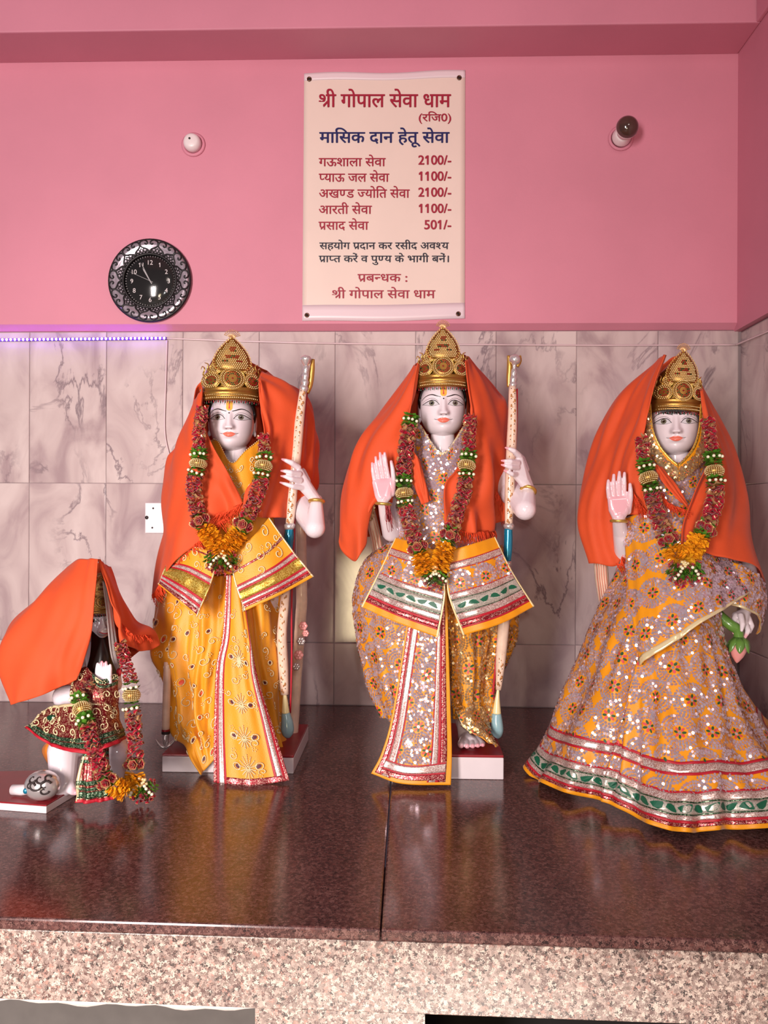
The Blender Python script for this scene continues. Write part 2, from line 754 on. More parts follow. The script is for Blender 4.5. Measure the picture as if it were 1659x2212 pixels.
M['white'] = mat('white_plastic', 'e6d8da', rough=.35)
M['hole'] = mat('screw_hole', '2a1e1e', rough=.6)
M['vinyl'] = mat('banner_vinyl', 'e6d0c6', rough=.32, var=.02, vscale=8)
M['vinyl_edge'] = mat('banner_hem', 'e2cdd4', rough=.3)
M['ink_red'] = mat('ink_red', '9e0c30', rough=.45)
M['ink_blue'] = mat('ink_blue', '0f1258', rough=.45)
M['ink_navy'] = mat('ink_navy', '0c0726', rough=.45)
M['eyelet'] = mat('eyelet', '6a4a3c', rough=.35, metal=.9)
M['orange'] = mat('orange_shawl', 'd34c1e', rough=.75, var=.05, vscale=18, bump=.22, bscale=900, sheen=.08)
M['orange_edge'] = mat('orange_thread', 'de4518', rough=.8, var=.1, vscale=60)
M['marble'] = mat('white_marble', 'e4d7de', rough=.16, var=.03, vscale=12, coat=.5, paint='e79aa6')
M['marble_plain'] = mat('white_marble_plinth', 'e0d4d8', rough=.3, var=.04, vscale=14)
M['redpaint'] = mat('red_paint', '8e1420', rough=.35, var=.1)
M['hair'] = mat('black_hair', '17100e', rough=.4)
M['brow'] = mat('brow_line', '1d1213', rough=.4)
M['lid'] = mat('eyelid_line', '4a3c40', rough=.4)
M['eyewhite'] = mat('eye_white', 'cfcad0', rough=.12, coat=.5)
M['iris'] = mat('iris_grey', '6d6a5c', rough=.12, coat=.5)
M['pupil'] = mat('pupil', '15120f', rough=.1, coat=.5)
M['lips'] = mat('coral_lips', 'e8735f', rough=.25, coat=.4)
M['tilak'] = mat('yellow_tilak', 'f0b04a', rough=.5)
M['tilak_red'] = mat('tilak_red', 'cf3b4a', rough=.5)
M['gold'] = mat('gold', 'd2aa58', rough=.3, metal=.7, bump=.15, bscale=900)
M['crowngold'] = mat('crown_gold', 'ad7f3c', rough=.32, metal=.75, bump=.2, bscale=900)
M['goldlight'] = mat('pearl_gold', 'ecd49c', rough=.22, metal=.3, coat=.4)
M['golddark'] = mat('old_gold', '9a7030', rough=.35, metal=.7)
M['gem_red'] = mat('gem_red', '8e1a22', rough=.1, coat=.6)
M['gem_green'] = mat('gem_green', '163f2a', rough=.1, coat=.6)
M['pearl'] = mat('cream_pearl', 'efe8cc', rough=.2, coat=.5)
M['ribbon'] = mat('crimson_ribbon', 'a8122f', rough=.38, var=.15, vscale=60, sheen=.3)
M['ribbon_gold'] = mat('gold_ribbon_edge', 'd6a878', rough=.28, metal=.5)
M['leaf'] = mat('satin_leaf', '4f8426', rough=.42, var=.2, vscale=70)
M['marigold'] = mat('marigold_paper', 'fbb01c', rough=.6, var=.12, vscale=90)
M['yellow'] = mat('yellow_silk', 'e79a1e', rough=.5, var=.05, vscale=15, bump=.25, bscale=420, sheen=.2)
M['amber'] = mat('amber_silk', 'e8960c', rough=.5, var=.06, vscale=15, bump=.2, bscale=420, sheen=.2)
M['zari'] = glitter('silver_zari', 'bd8f88', 'f0ded8', 700, .3, .5)
M['zari_gold'] = glitter('gold_zari', 'c0902c', 'f2d870', 600, .28, .65)
M['zari_red'] = glitter('red_zari', '8e1526', 'd9a79a', 620, .35, .55, .6, .55)
M['zari_grey'] = glitter('silver_tissue', 'aaa49b', 'd8d2c6', 900, .35, .35)
M['redcloth'] = mat('red_braid', 'b3162a', rough=.55)
M['greencloth'] = mat('green_leaf_braid', '0c5a40', rough=.5)
M['greenband'] = glitter('green_brocade', '1d3f26', '8fa487', 520, .35, .5, .6, .6)
M['brocade'] = glitter('red_brocade', '7c1420', 'b98a70', 420, .35, .55, .6, .55)
M['sequin'] = mat('mirror_sequin', 'e0ccd8', rough=.15, metal=.62)
M['sequin_gold'] = mat('gold_sequin', 'd3b283', rough=.17, metal=.68)
M['petal_red'] = mat('petal_coral', 'd64a55', rough=.5)
M['petal_green'] = mat('petal_green', '24502e', rough=.5)
M['thread'] = mat('metallic_thread', 'eedcae', rough=.25, metal=.3)
M['plumbead'] = mat('plum_patch', '5a2436', rough=.5)
M['coralpatch'] = mat('coral_patch', 'dc4a34', rough=.5)
M['silver'] = mat('silver_paint', 'd8d0d0', rough=.22, metal=.6)
M['bowcream'] = mat('cream_enamel', 'e6c9b4', rough=.25, coat=.4, var=.12, vscale=45)
M['bowpink'] = mat('painted_gold_motif', 'b4783f', rough=.35)
M['blue'] = mat('blue_enamel', '1583a6', rough=.18, coat=.6, metal=.4)
M['palecone'] = mat('pale_yellow_enamel', 'ead9a4', rough=.25, coat=.4)
M['paleblue'] = mat('pale_blue_enamel', '8fb4bd', rough=.2, coat=.5)
M['salmon'] = mat('salmon_stripe', 'd98f7a', rough=.4)
M['clockface'] = mat('clock_dial', '14110f', rough=.2)
M['clockblack'] = mat('clock_black', '100a0e', rough=.5)
M['clocksilver'] = mat('clock_silver', 'b9abb6', rough=.2, metal=.6)
M['glassbulb'] = mat('dark_reflection_bulb', '4a352e', rough=.12, coat=.6)  # the dark that the glass reflects is put into its base colour
M['lotusgreen'] = mat('lotus_green', '5f8a3c', rough=.3, coat=.4)
M['lotuspink'] = mat('lotus_pink', 'e59a97', rough=.3, coat=.4)
M['lining'] = mat('grey_lining', '9c8f8c', rough=.8, bump=.3, bscale=400)
M['led'] = emis('led_violet', '8454ff', 42)
M['ledbase'] = mat('led_tube', '6a45d8', rough=.4)
M['tube'] = mat('clear_tube', 'd9c0c4', rough=.3)
M['orangepaint'] = mat('orange_paint', 'e8862e', rough=.35, coat=.3)
g = NT('clock_glass')
tr_ = g.new('ShaderNodeBsdfTransparent')
gl_ = g.new('ShaderNodeBsdfGlossy')
gl_.inputs['Roughness'].default_value = .11
lw_ = g.new('ShaderNodeFresnel')
lw_.inputs['IOR'].default_value = 1.5
mx_ = g.new('ShaderNodeMixShader')
g.link(lw_.outputs[0], mx_.inputs[0])
g.link(tr_.outputs[0], mx_.inputs[1])
g.link(gl_.outputs[0], mx_.inputs[2])
g.link(mx_.outputs[0], g.n['Material Output'].inputs['Surface'])
M['glass'] = g.m

# ---------------------------------------------------------------- the room
XR = float(W(1597, 1200, 0)[0])
XL = -1.55
ZT = float(W(800, 713, 0)[2])
ZC = float(W(800, 699, -.02)[2])
ZB = float(W(829, 126, -.02)[2])
ZTOP = 2.75


def structure(name, V, F, m, parent=None, **k):
    o = put(name, V, F, m, parent, smooth=False, **k)
    if parent is None:
        o['kind'] = 'structure'
    return o


# pink plaster above, its lower lip running back to the tiles
prof = [(-.02, ZTOP), (-.02, ZC), (.004, ZT - .002), (.12, ZT - .002), (.12, ZTOP)]
V = [(XL, y, z) for y, z in prof] + [(XR + .1, y, z) for y, z in prof]
F = [(i, (i + 1) % 5, 5 + (i + 1) % 5, 5 + i) for i in range(5)] + [(4, 3, 2, 1, 0), (5, 6, 7, 8, 9)]
wall = structure('wall_back', V, F, M['pink'])
lower = structure('wall_back_lower', *box((XL, .0035, -.02), (XR + .1, .12, ZT - .003)), M['grout'])

colpx = [-105, 62, 228, 393, 558, 722, 896, 1070, 1244, 1420, 1594]
colx = [XL] + [float(W(q, 1200, 0)[0]) for q in colpx]
tw = (colx[-1] - colx[1]) / 10
zrow = [0.0005, W(829, 1390, 0)[2], W(829, 1046, 0)[2], ZT - .004]
TILT = {}
tr = random.Random(5)


def tile(x0, x1, z0, z1, parent, tilt, along='x'):
    gp = .0009
    bv = .003
    a, b = x0 + gp, x1 - gp
    c, d = z0 + gp, z1 - gp
    rx, rz = tilt
    V = []
    for (p, q, y) in ((a, c, .004), (b, c, .004), (b, d, .004), (a, d, .004), (a, c, .0012), (b, c, .0012), (b, d, .0012), (a, d, .0012),
                      (a + bv, c + bv, 0), (b - bv, c + bv, 0), (b - bv, d - bv, 0), (a + bv, d - bv, 0)):
        if y < .004:
            y = y + (p - (a + b) / 2) * rz + (q - (c + d) / 2) * rx
        V.append((p, y, q) if along == 'x' else (XR + y, p, q))
    F = [(0, 1, 5, 4), (1, 2, 6, 5), (2, 3, 7, 6), (3, 0, 4, 7), (4, 5, 9, 8), (5, 6, 10, 9), (6, 7, 11, 10), (7, 4, 8, 11), (8, 9, 10, 11), (3, 2, 1, 0)]
    if along != 'x':
        F = [f[::-1] for f in F]
    return put('wall_tile', V, F, M['tile'], parent, smooth=False)


for c in range(len(colx) - 1):
    x0, x1 = colx[c], min(colx[c + 1], XR - .001)
    for r in range(3):
        tl = TILT.get((c, r), (tr.uniform(-.003, .003), tr.uniform(-.003, .003)))
        tile(x0, x1, zrow[r], zrow[r + 1], lower, tl)

# right wall: pink above, tiles below
ZR = float(W(1597, 716, 0)[2])
wr = structure('wall_right', *box((XR - .018, -2.3, ZR), (XR + .12, .12, ZTOP)), M['pink'])
wl = structure('wall_right_lower', *box((XR + .0035, -2.3, -.02), (XR + .12, .12, ZR - .002)), M['grout'])
for k in range(9):
    for r in range(3):
        y1 = -.002 - k * tw
        tile(y1 - tw, y1, zrow[r], min(zrow[r + 1], ZR - .004), wl, (tr.uniform(-.003, .003), tr.uniform(-.003, .003)), 'y')

# beam across the top, with a shallow return along the right wall
yb = -.185
beam = structure('trim_1', *box((XL, yb, ZB), (XR - .018, -.018, ZTOP)), M['beam'], bev=.004)
structure('trim_2', *box((float(W(1633, 40, yb)[0]), -2.3, ZB), (XR - .018, yb - .0005, ZTOP)), M['beam'], bev=.004)
structure('ceiling', *box((XL, -2.3, ZTOP), (XR + .12, .12, ZTOP + .05)), M['beam'])

# granite altar ledge
pl = WZ(0, 1982, 0)
pr = WZ(1659, 2034, 0)


def fe(x, back=0.):
    t = (x - pl[0]) / (pr[0] - pl[0])
    return (x, pl[1] + (pr[1] - pl[1]) * t + back)


ledge = thing('granite_ledge', (0, -.7, -.9), 'polished brown speckled granite ledge the statues stand on', 'ledge')
ledge['kind'] = 'structure'
xs = float(WZ(823, 2000, 0)[0])
for a, b in ((XL, xs - .0007), (xs + .0007, XR)):
    put('top_slab', *prism([fe(a), fe(b), (b, .003), (a, .003)], -.018, 0), M['granite_top'], ledge, smooth=False, bev=.0035)
xp0, xp1 = float(W(550, 2195, fe(-.2)[1])[0]), float(W(918, 2200, fe(.06)[1])[0])
zf = -.123
for a, b in ((XL, XR),):
    put('front_slab', *prism([fe(a, .002), fe(b, .002), fe(b, .03), fe(a, .03)], zf, -.0185), M['granite'], ledge, smooth=False, bev=.0015)
put('front_pier', *prism([fe(xp0, .004), fe(xp1, .004), fe(xp1, .5), fe(xp0, .5)], -.9, zf - .0005), M['granite'], ledge, smooth=False)
# ragged mortar under the left slab
n = 90
mb = MB()
xx = np.linspace(XL, xp0 - .001, n)
for i in range(n - 1):
    h0, h1 = .006 + .004 * math.sin(i * .9) * math.sin(i * .37), .006 + .004 * math.sin((i + 1) * .9) * math.sin((i + 1) * .37)
    V = [fe(xx[i], .006) + (zf - h0,), fe(xx[i + 1], .006) + (zf - h1,), fe(xx[i + 1], .006) + (zf,), fe(xx[i], .006) + (zf,),
         fe(xx[i], .03) + (zf - h0,), fe(xx[i + 1], .03) + (zf - h1,)]
    mb.add(V, [(0, 1, 2, 3), (0, 4, 5, 1)])
mb.put('mortar_edge', M['mortar'], ledge)
put('back_board', *box((XL, -.93, -.9), (xp0, -.9, zf)), M['greyboard'], ledge, smooth=False)
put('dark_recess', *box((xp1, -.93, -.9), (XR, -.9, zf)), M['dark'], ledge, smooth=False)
structure('floor', *box((-4, -7, -.95), (4, .1, -.9)), M['floor'])


# ---------------------------------------------------------------- lettering
def glyphs(s, bold):
    cu = bpy.data.curves.new('tmp', 'FONT')
    cu.body = s
    cu.size = 1
    cu.offset = bold
    o = bpy.data.objects.new('tmp', cu)
    COL.objects.link(o)
    bpy.context.view_layer.update()
    me = bpy.data.meshes.new_from_object(o.evaluated_get(bpy.context.evaluated_depsgraph_get()))
    V = np.array([v.co[:] for v in me.vertices]).reshape(-1, 3)
    F = [tuple(p.vertices) for p in me.polygons]
    bpy.data.objects.remove(o)
    bpy.data.curves.remove(cu)
    bpy.data.meshes.remove(me)
    return V, F


BAR = None


def advance(s):
    return glyphs(s + '।', 0)[0][:, 0].max() - glyphs('।', 0)[0][:, 0].max()


def clip(V, F, co, no):
    bm = bmesh.new()
    vs = [bm.verts.new(tuple(v)) for v in V]
    for f in F:
        try:
            bm.faces.new([vs[i] for i in f])
        except ValueError:
            pass
    bmesh.ops.bisect_plane(bm, geom=bm.verts[:] + bm.edges[:] + bm.faces[:], plane_co=co, plane_no=no, clear_outer=True)
    bm.verts.index_update()
    V = np.array([v.co[:] for v in bm.verts]).reshape(-1, 3)
    F = [tuple(v.index for v in f.verts) for f in bm.faces]
    bm.free()
    return V, F


def set_line(tokens, bold):
    """tokens: plain text, '~x' half consonant, '^x' consonant with the ra stroke below"""
    mb = MB()
    x = 0.
    for tk in tokens:
        if tk[0] == '~':
            V, F = glyphs(tk[1:], bold)
            low = V[(V[:, 1] < .2) & (V[:, 1] > -.06)]
            st = low[:, 0].max()
            cut = st - .085 - 2 * bold
            V, F = clip(V, F, (cut, 0, 0), (1, 0, 0))
            mb.add(V + [x, 0, 0], F)
            x += cut + .015
        elif tk[0] == '^':
            V, F = glyphs(tk[1:], bold)
            low = V[(V[:, 1] < .2) & (V[:, 1] > -.06)]
            st = low[:, 0].max() - .05 - bold
            if tk[1:] == 'श':
                a = clip(V, F, (st - .03, 0, 0), (1, 0, 0))
                a = clip(a[0], a[1], (0, .27, 0), (0, -1, 0))
                b = clip(V, F, (st - .06, 0, 0), (-1, 0, 0))
                mb.add(a[0] + [x, 0, 0], a[1])
                mb.add(b[0] + [x, 0, 0], b[1])
            else:
                mb.add(V + [x, 0, 0], F)
            t = .045 + bold
            q = [(st, .30 + t, 0), (st - .27, .05 + t, 0), (st - .24, .05 - t, 0), (st, .30 - t, 0)]
            mb.add(np.array(q) + [x, 0, 0], [(0, 1, 2, 3)])
            x += advance(tk[1:])
        else:
            if tk.strip():
                V, F = glyphs(tk, bold)
                mb.add(V + [x, 0, 0], F)
                if tk == '1':
                    a, t = V[:, 0].min(), V[:, 1].max()
                    mb.add([(x + a + .02, t, 0), (x + a + .02, t - .16, 0), (x + a - .13, t - .24, 0), (x + a - .13, t - .12, 0)], [(0, 1, 2, 3)])
                    mb.n = mb.n
            x += advance(tk) if tk.strip() else .28
    return np.vstack(mb.V), mb.F


HL = None


def lettering(tokens, cx0, cx1, ctop, cbase, m, parent, Y, bold=.016, latin=False):
    V, F = set_line(tokens, 0)
    f = 3.881
    x0, x1 = 640 + cx0 / f, 640 + cx1 / f
    zt, zb = 140 + ctop / f, 140 + cbase / f
    A = W(x0, zb, Y)
    B = W(x1, zb, Y)
    T = W((x0 + x1) / 2, zt, Y)
    e0, e1 = V[:, 0].min(), V[:, 0].max()
    top = (V[:, 1].max() if latin else HLY + bold)
    bot = (V[:, 1].min() if latin else -bold)
    X = A[0] + (V[:, 0] - e0) / (e1 - e0) * (B[0] - A[0])
    slope = (B[2] - A[2]) / (B[0] - A[0])
    Z = A[2] + (X - A[0]) * slope + (V[:, 1] - bot) / (top - bot) * (T[2] - (A[2] + B[2]) / 2)
    par = list(range(len(V)))

    def root(i):
        while par[i] != i:
            par[i] = par[par[i]]
            i = par[i]
        return i
    for f in F:
        for q in f[1:]:
            par[root(q)] = root(f[0])
    ids = {}
    dep = np.array([ids.setdefault(root(i), len(ids)) % 9 for i in range(len(V))]) * .00004
    P = np.stack([X, Y - dep, Z], 1)
    # heavier strokes: the outline printed again a hair's breadth to each side
    w = bold * .8 / (e1 - e0) * (B[0] - A[0])
    n = len(P)
    F0 = list(F)
    P0 = P
    P = np.vstack([P0 + [w * dx, .00042 * k - .00168, w * dz] for k, (dx, dz) in enumerate(((0, 0), (-1, .3), (1, -.3), (-.5, -.8), (.5, .8)))])
    F = [tuple(i + n * k for i in f) for k in range(5) for f in F0]
    return put('lettering', P, F, m, parent, smooth=False)


# headline height of the script, measured on the long-stemmed letter "ga"
HLY = glyphs('ग', 0)[0][:, 1].max()
YP = -.0225
c = [W(657, 159, YP), W(1005, 153, YP), W(1004, 690, YP), W(653, 695, YP)]
ban = thing('donation_banner', (c[0] + c[2]) / 2, 'cream vinyl banner with red and blue price list hung on the pink wall', 'banner')
nu, nv = 30, 44
uu, vv = np.meshgrid(np.linspace(0, 1, nu), np.linspace(0, 1, nv), indexing='ij')
G = ((1 - uu) * (1 - vv))[..., None] * c[0] + (uu * (1 - vv))[..., None] * c[1] + (uu * vv)[..., None] * c[2] + ((1 - uu) * vv)[..., None] * c[3]
G[..., 2] += .003 * np.sin(uu * 9) * (1 - vv) ** 8 + .0025 * np.sin(uu * 7 + 1) * vv ** 8
bow_ = -.0012 * np.abs(np.sin(uu * PI * 1.5)) * ((vv < .06) * (1 - vv / .06)) - .001 * ((vv > .95) * (vv - .95) / .05)
G[..., 1] += bow_
cloth('sheet', G, M['vinyl'], ban, solid=.0006)
sfb = Surf(G)
band('hem', sfb, 0, 1, .935, 1, M['vinyl_edge'], ban, off=.0004, nv=4)
band('hem', sfb, 0, 1, 0, .03, M['vinyl_edge'], ban, off=.0004, nv=4)
for px, py in ((668, 171), (992, 168), (990, 678), (663, 681)):
    p = W(px, py, YP - .002)
    prof = [(.0075, 0), (.0075, .0015), (.006, .0026), (.004, .0022), (.0035, .0005)]
    e = put('eyelet', *lathe(prof, p, (0, -1, 0), 20), M['eyelet'], ban)
    put('eyelet_hole', *lathe([(.0034, 0), (.0034, .0012)], p, (0, -1, 0), 12), M['hole'], e)
YL = YP - .0012
R_, B_, N_ = M['ink_red'], M['ink_blue'], M['ink_navy']
SRI = ['^श', 'ी', ' ', 'गोपाल', ' ', 'सेवा', ' ', 'धाम']
lettering(SRI, 190, 1295, 245, 358, R_, ban, YL, .022)
lettering(['(', 'रिज', '0)'], 1028, 1297, 415, 475, R_, ban, YL)
lettering(['मािसक', ' ', 'दान', ' ', 'हेतू', ' ', 'सेवा'], 195, 1283, 563, 656, B_, ban, YL, .022)
lettering(['गऊशाला', ' ', 'सेवा'], 190, 748, 782, 852, R_, ban, YL)
lettering(['~प', 'याऊ', ' ', 'जल', ' ', 'सेवा'], 190, 778, 912, 982, R_, ban, YL)
lettering(['अख', '~ण', 'ड', ' ', '~ज', 'योित', ' ', 'सेवा'], 192, 950, 1045, 1116, R_, ban, YL)
lettering(['आरती', ' ', 'सेवा'], 190, 633, 1181, 1251, R_, ban, YL)
lettering(['^प', 'साद', ' ', 'सेवा'], 188, 605, 1315, 1384, R_, ban, YL)
for s, a, t, b in (('2100/-', 1025, 760, 837), ('1100/-', 1030, 895, 972), ('2100/-', 1025, 1030, 1106), ('1100/-', 1030, 1166, 1242), ('501/-', 1075, 1302, 1379)):
    lettering(list(s), a, 1297, t, b, R_, ban, YL, .03, True)
lettering(['सहयोग', ' ', '^प', 'दान', ' ', 'कर', ' ', 'रसीद', ' ', 'अव', '~श', 'य'], 195, 1278, 1490, 1547, N_, ban, YL)
lettering(['^प', 'ा', '~प', 'त', ' ', 'करें', ' ', 'व', ' ', 'पु', '~ण', 'य', ' ', 'के', ' ', 'भागी', ' ', 'बनें', '।'], 190, 1278, 1600, 1656, N_, ban, YL)
lettering(['^प', 'ब', '~न', 'धक', ' ', ':'], 515, 930, 1754, 1820, R_, ban, YL)
lettering(SRI, 300, 1165, 1890, 1958, R_, ban, YL)

# ---------------------------------------------------------------- wall clock
YC = -.0215
pc = W(321, 604, YC - .02)
pc[1] = YC
ck = thing('wall_clock', pc, 'round black and silver wall clock with scrollwork rim', 'clock')
s = 2.58 / FPX
Ro, Ri = 88 * s, 58 * s
prof = [(Ro, 0), (Ro, -.010), (Ro - .003, -.016), (Ro - .008, -.019), ((Ro + Ri) / 2, -.017), (Ri + .004, -.010), (Ri, -.012), (Ri - .002, -.006)]
V, F = lathe([(r, -h) for r, h in prof], pc, (0, -1, 0), 72)
put('rim', V, F[:-1], M['clocksilver'], ck)


def rimy(r):
    rr = [Ri - .002, Ri, Ri + .004, (Ro + Ri) / 2, Ro - .008, Ro - .003, Ro]
    hh = [.006, .012, .010, .017, .019, .016, .010]
    return np.interp(r, rr, hh)


def ring(r, h, w, n=72, k=8):
    th = np.linspace(0, 2 * PI, n + 1)
    P = np.stack([pc[0] + r * np.cos(th), np.full(n + 1, pc[1] - h), pc[2] + r * np.sin(th)], 1)
    return tube(P, w, k, False)


put('outer_ring', *ring(Ro - .001, .010, .0055), M['clockblack'], ck)
put('inner_ring', *ring(Ri, .011, .0042), M['clockblack'], ck)


def motif(a0):
    mb = MB()
    d = (Ro - Ri)

    def curve(L, w=.0026):
        L = cr(np.array(L), 30)
        r = Ri + L[:, 1] * d
        a = a0 + L[:, 0] * math.radians(15)
        P = np.stack([pc[0] + r * np.sin(a), pc[1] - rimy(r) - .0004, pc[2] + r * np.cos(a)], 1)
        mb.add(*tube(P, w, 6))
    for sg in (-1, 1):
        curve([(0, .10), (sg * .25, .30), (sg * .75, .45), (sg * .98, .62), (sg * .88, .86), (sg * .5, .95), (sg * .22, .86), (sg * .16, .70), (sg * .34, .64), (sg * .42, .74)])
        curve([(0, .04), (sg * .1, .12), (sg * .3, .22), (sg * .55, .14), (sg * .62, .02)])
        curve([(sg * .55, .14), (sg * .78, .26), (sg * 1.0, .42)], .0017)
        curve([(sg * 1.0, .10), (sg * .80, .24), (sg * .68, .40)], .0017)
    return mb


for k in range(12):
    motif(k * PI / 6).put('scroll', M['clockblack'], ck)
dial = put('dial', *lathe([(.001, 0), (Ri, 0), (Ri, .003), (.001, .0031)], pc, (0, -1, 0), 60), M['clockface'], ck, smooth=False)
mb = MB()
for h in range(1, 13):
    V, F = glyphs(str(h), .0)
    if h in (1, 11):
        t_ = V[:, 1].max()
        V = np.vstack([V] + [[(q + .02, t_, 0), (q + .02, t_ - .16, 0), (q - .12, t_ - .24, 0), (q - .12, t_ - .12, 0)] for q in [V[:, 0].min()]])
        F = list(F) + [tuple(range(len(V) - 4, len(V)))]
    sc = .020
    a = h * PI / 6
    cx, cz = pc[0] + Ri * .70 * math.sin(a), pc[2] + Ri * .70 * math.cos(a)
    V = V * sc
    V[:, 0] -= (V[:, 0].min() + V[:, 0].max()) / 2
    V[:, 1] -= (V[:, 1].min() + V[:, 1].max()) / 2
    P = np.stack([cx + V[:, 0], np.full(len(V), pc[1] - .0036), cz + V[:, 1]], 1)
    put('numeral', P, F, M['white'], dial, smooth=False)
for q in range(60):
    a = q * PI / 30
    for r0_, r1_ in ((.90, .95),):
        t = np.array([math.sin(a), 0, math.cos(a)])
        w = np.array([math.cos(a), 0, -math.sin(a)]) * .0005
        b0 = pc + [0, -.0036, 0]
        mb.add([b0 + t * Ri * r0_ - w, b0 + t * Ri * r0_ + w, b0 + t * Ri * r1_ + w, b0 + t * Ri * r1_ - w], [(0, 1, 2, 3)])
mb.put('minute_marks', M['white'], dial, smooth=False)
for nm, a, L, w, h in (('hour_hand', math.radians(-31), .58, .0016, .0046), ('minute_hand', math.radians(-27), .78, .0011, .0054), ('second_hand', math.radians(-66), .85, .0005, .0062)):
    t = np.array([math.sin(a), 0, math.cos(a)])
    b = np.array([math.cos(a), 0, -math.sin(a)])
    o = pc + [0, -h, 0]
    P = [o - t * .010 - b * w, o - t * .010 + b * w, o + t * Ri * L * .8 + b * w, o + t * Ri * L, o + t * Ri * L * .8 - b * w]
    put(nm, P, [(0, 1, 2, 3, 4)], M['silver'], ck, smooth=False, solid=.0004)
prof = [(Ri * math.sin(a), .0085 + .020 * (math.cos(a) - math.cos(1.2)) / (1 - math.cos(1.2))) for a in np.linspace(1.2, 0.01, 10)]
prof = [(Ri * .985 * r / max(p[0] for p in prof), h) for r, h in prof]
V, F = lathe(prof, pc, (0, -1, 0), 48)
put('glass_cover', V, F[:-2], M['glass'], ck)

# ---------------------------------------------------------------- lamp holders, bulb, switch plate, light string
p = W(418, 313, -.021)
lh = thing('lamp_holder', p, 'empty white lamp holder set in the pink wall above the clock', 'lamp holder')
sx = 2.58 / FPX
put('mounting_ring', *lathe([(26 * sx, 0), (26 * sx, .003), (22 * sx, .006), (19 * sx, .004), (19 * sx, -.002)], p, (0, -1, 0), 32), M['pink'], lh)
put('socket', *lathe([(19 * sx, -.004), (19 * sx, .018), (16 * sx, .030), (11 * sx, .033), (.002, .033)], p, (0, -1, 0), 28), M['white'], lh)
put('screw_hole', *lathe([(2.4 * sx, 0), (2.4 * sx, .001), (.0005, .0012)], p + [-.004, -.0328, .006], (0, -1, 0), 12), M['hole'], lh)
p = W(1341, 299, -.021)
lb = thing('wall_bulb', p, 'dark round light bulb in a white holder on the pink wall', 'light bulb')
put('mounting_ring', *lathe([(27 * sx, 0), (27 * sx, .003), (23 * sx, .006), (21 * sx, .004), (21 * sx, -.002)], p, (0, -1, 0), 32), M['pink'], lb)
put('socket', *lathe([(20 * sx, 0), (20 * sx, .012), (17 * sx, .028), (15 * sx, .034), (.002, .034)], p, (0, -1, 0), 28), M['white'], lb)
bd = np.array([.02, -1, .02])
put('bulb_base', *lathe([(14 * sx, .030), (16 * sx, .045), (22.5 * sx, .064), (23.5 * sx, .070), (22 * sx, .072)], p, bd, 32), M['white'], lb)
put('glass_bulb', *lathe([(22.5 * sx, .068)] + [(23.4 * sx * math.cos(a), .070 + .030 * math.sin(a)) for a in np.linspace(0.05, 1.55, 10)], p, bd, 36), M['glassbulb'], lb)

p0, p1 = W(313, 1152, -.008), W(360, 1086, -.008)
sw = thing('switch_plate', ((p0 + p1) / 2), 'white blank switch plate on tiles behind the first orange shawl', 'switch plate')
put('plate', *box((p0[0], -.009, p0[2]), (p1[0], .0005, p1[2])), M['white'], sw, smooth=False, bev=.0025)
for px, py, r in ((331, 1098, 2), (329, 1140, 2), (317, 1118, 4)):
    put('screw_hole', *lathe([(r * sx, 0), (r * sx, .0008), (.0004, .001)], W(px, py, -.009), (0, -1, 0), 14), M['hole'], sw)

ls = thing('light_string', W(360, 733, -.004), 'light string along the tile top, lit violet at its end', 'light string')
a, b = W(-60, 735, -.006), W(360, 731, -.006)
put('lit_tube', *tube([a, (a + b) / 2, b], .0045, 8), M['ledbase'], ls)
nl = int(np.linalg.norm(b - a) / (9.1 * 2.6 / FPX))
led0 = None
for i in range(nl):
    q = a + (b - a) * (i + .5) / nl + [0, -.0035, 0]
    if led0 is None:
        led0 = put('led', *ball(q, .0042), M['led'], ls)
        base = q
    else:
        o = led0.copy()
        COL.objects.link(o)
        o.location = tuple(np.array(led0.location) + (q - base))
T = cr([W(360, 731, -.005), W(520, 737, -.005), W(720, 742, -.005), W(950, 744, -.005), W(1300, 746, -.005), W(1590, 745, -.005)], 60)
put('unlit_tube', *tube(T, .0026, 6), M['tube'], ls)
q0 = W(1590, 745, -.005)
q1 = WX(1659, 716, XR - .004)
put('unlit_tube', *tube([q0, q0 + (q1 - q0) * .02, q1, q1 + (q1 - q0) * .6], .0026, 6), M['tube'], ls)
T = cr([W(361, 735, -.005), W(358, 830, -.005), W(356, 930, -.005), W(366, 985, -.006), W(380, 1040, -.006)], 30)
put('hanging_lead', *tube(T, .0022, 6), M['tube'], ls)

# ---------------------------------------------------------------- statue builders
def sstep(a, b, x):
    t = np.clip((x - a) / (b - a), 0, 1)
    return t * t * (3 - 2 * t)


class Frame:
    """local millimetres (x right, y back, z up) -> world"""

    def __init__(s, c, yaw=0., k=1., tilt=0.):
        s.c = np.asarray(c, float)
        ca, sa = math.cos(yaw), math.sin(yaw)
        ct, st = math.cos(tilt), math.sin(tilt)
        s.R = np.array([[ct, 0, st], [0, 1, 0], [-st, 0, ct]]) @ np.array([[ca, -sa, 0], [sa, ca, 0], [0, 0, 1]])
        s.k = k / 1000

    def w(s, P):
        return s.c + (np.asarray(P, float) @ s.R.T) * s.k


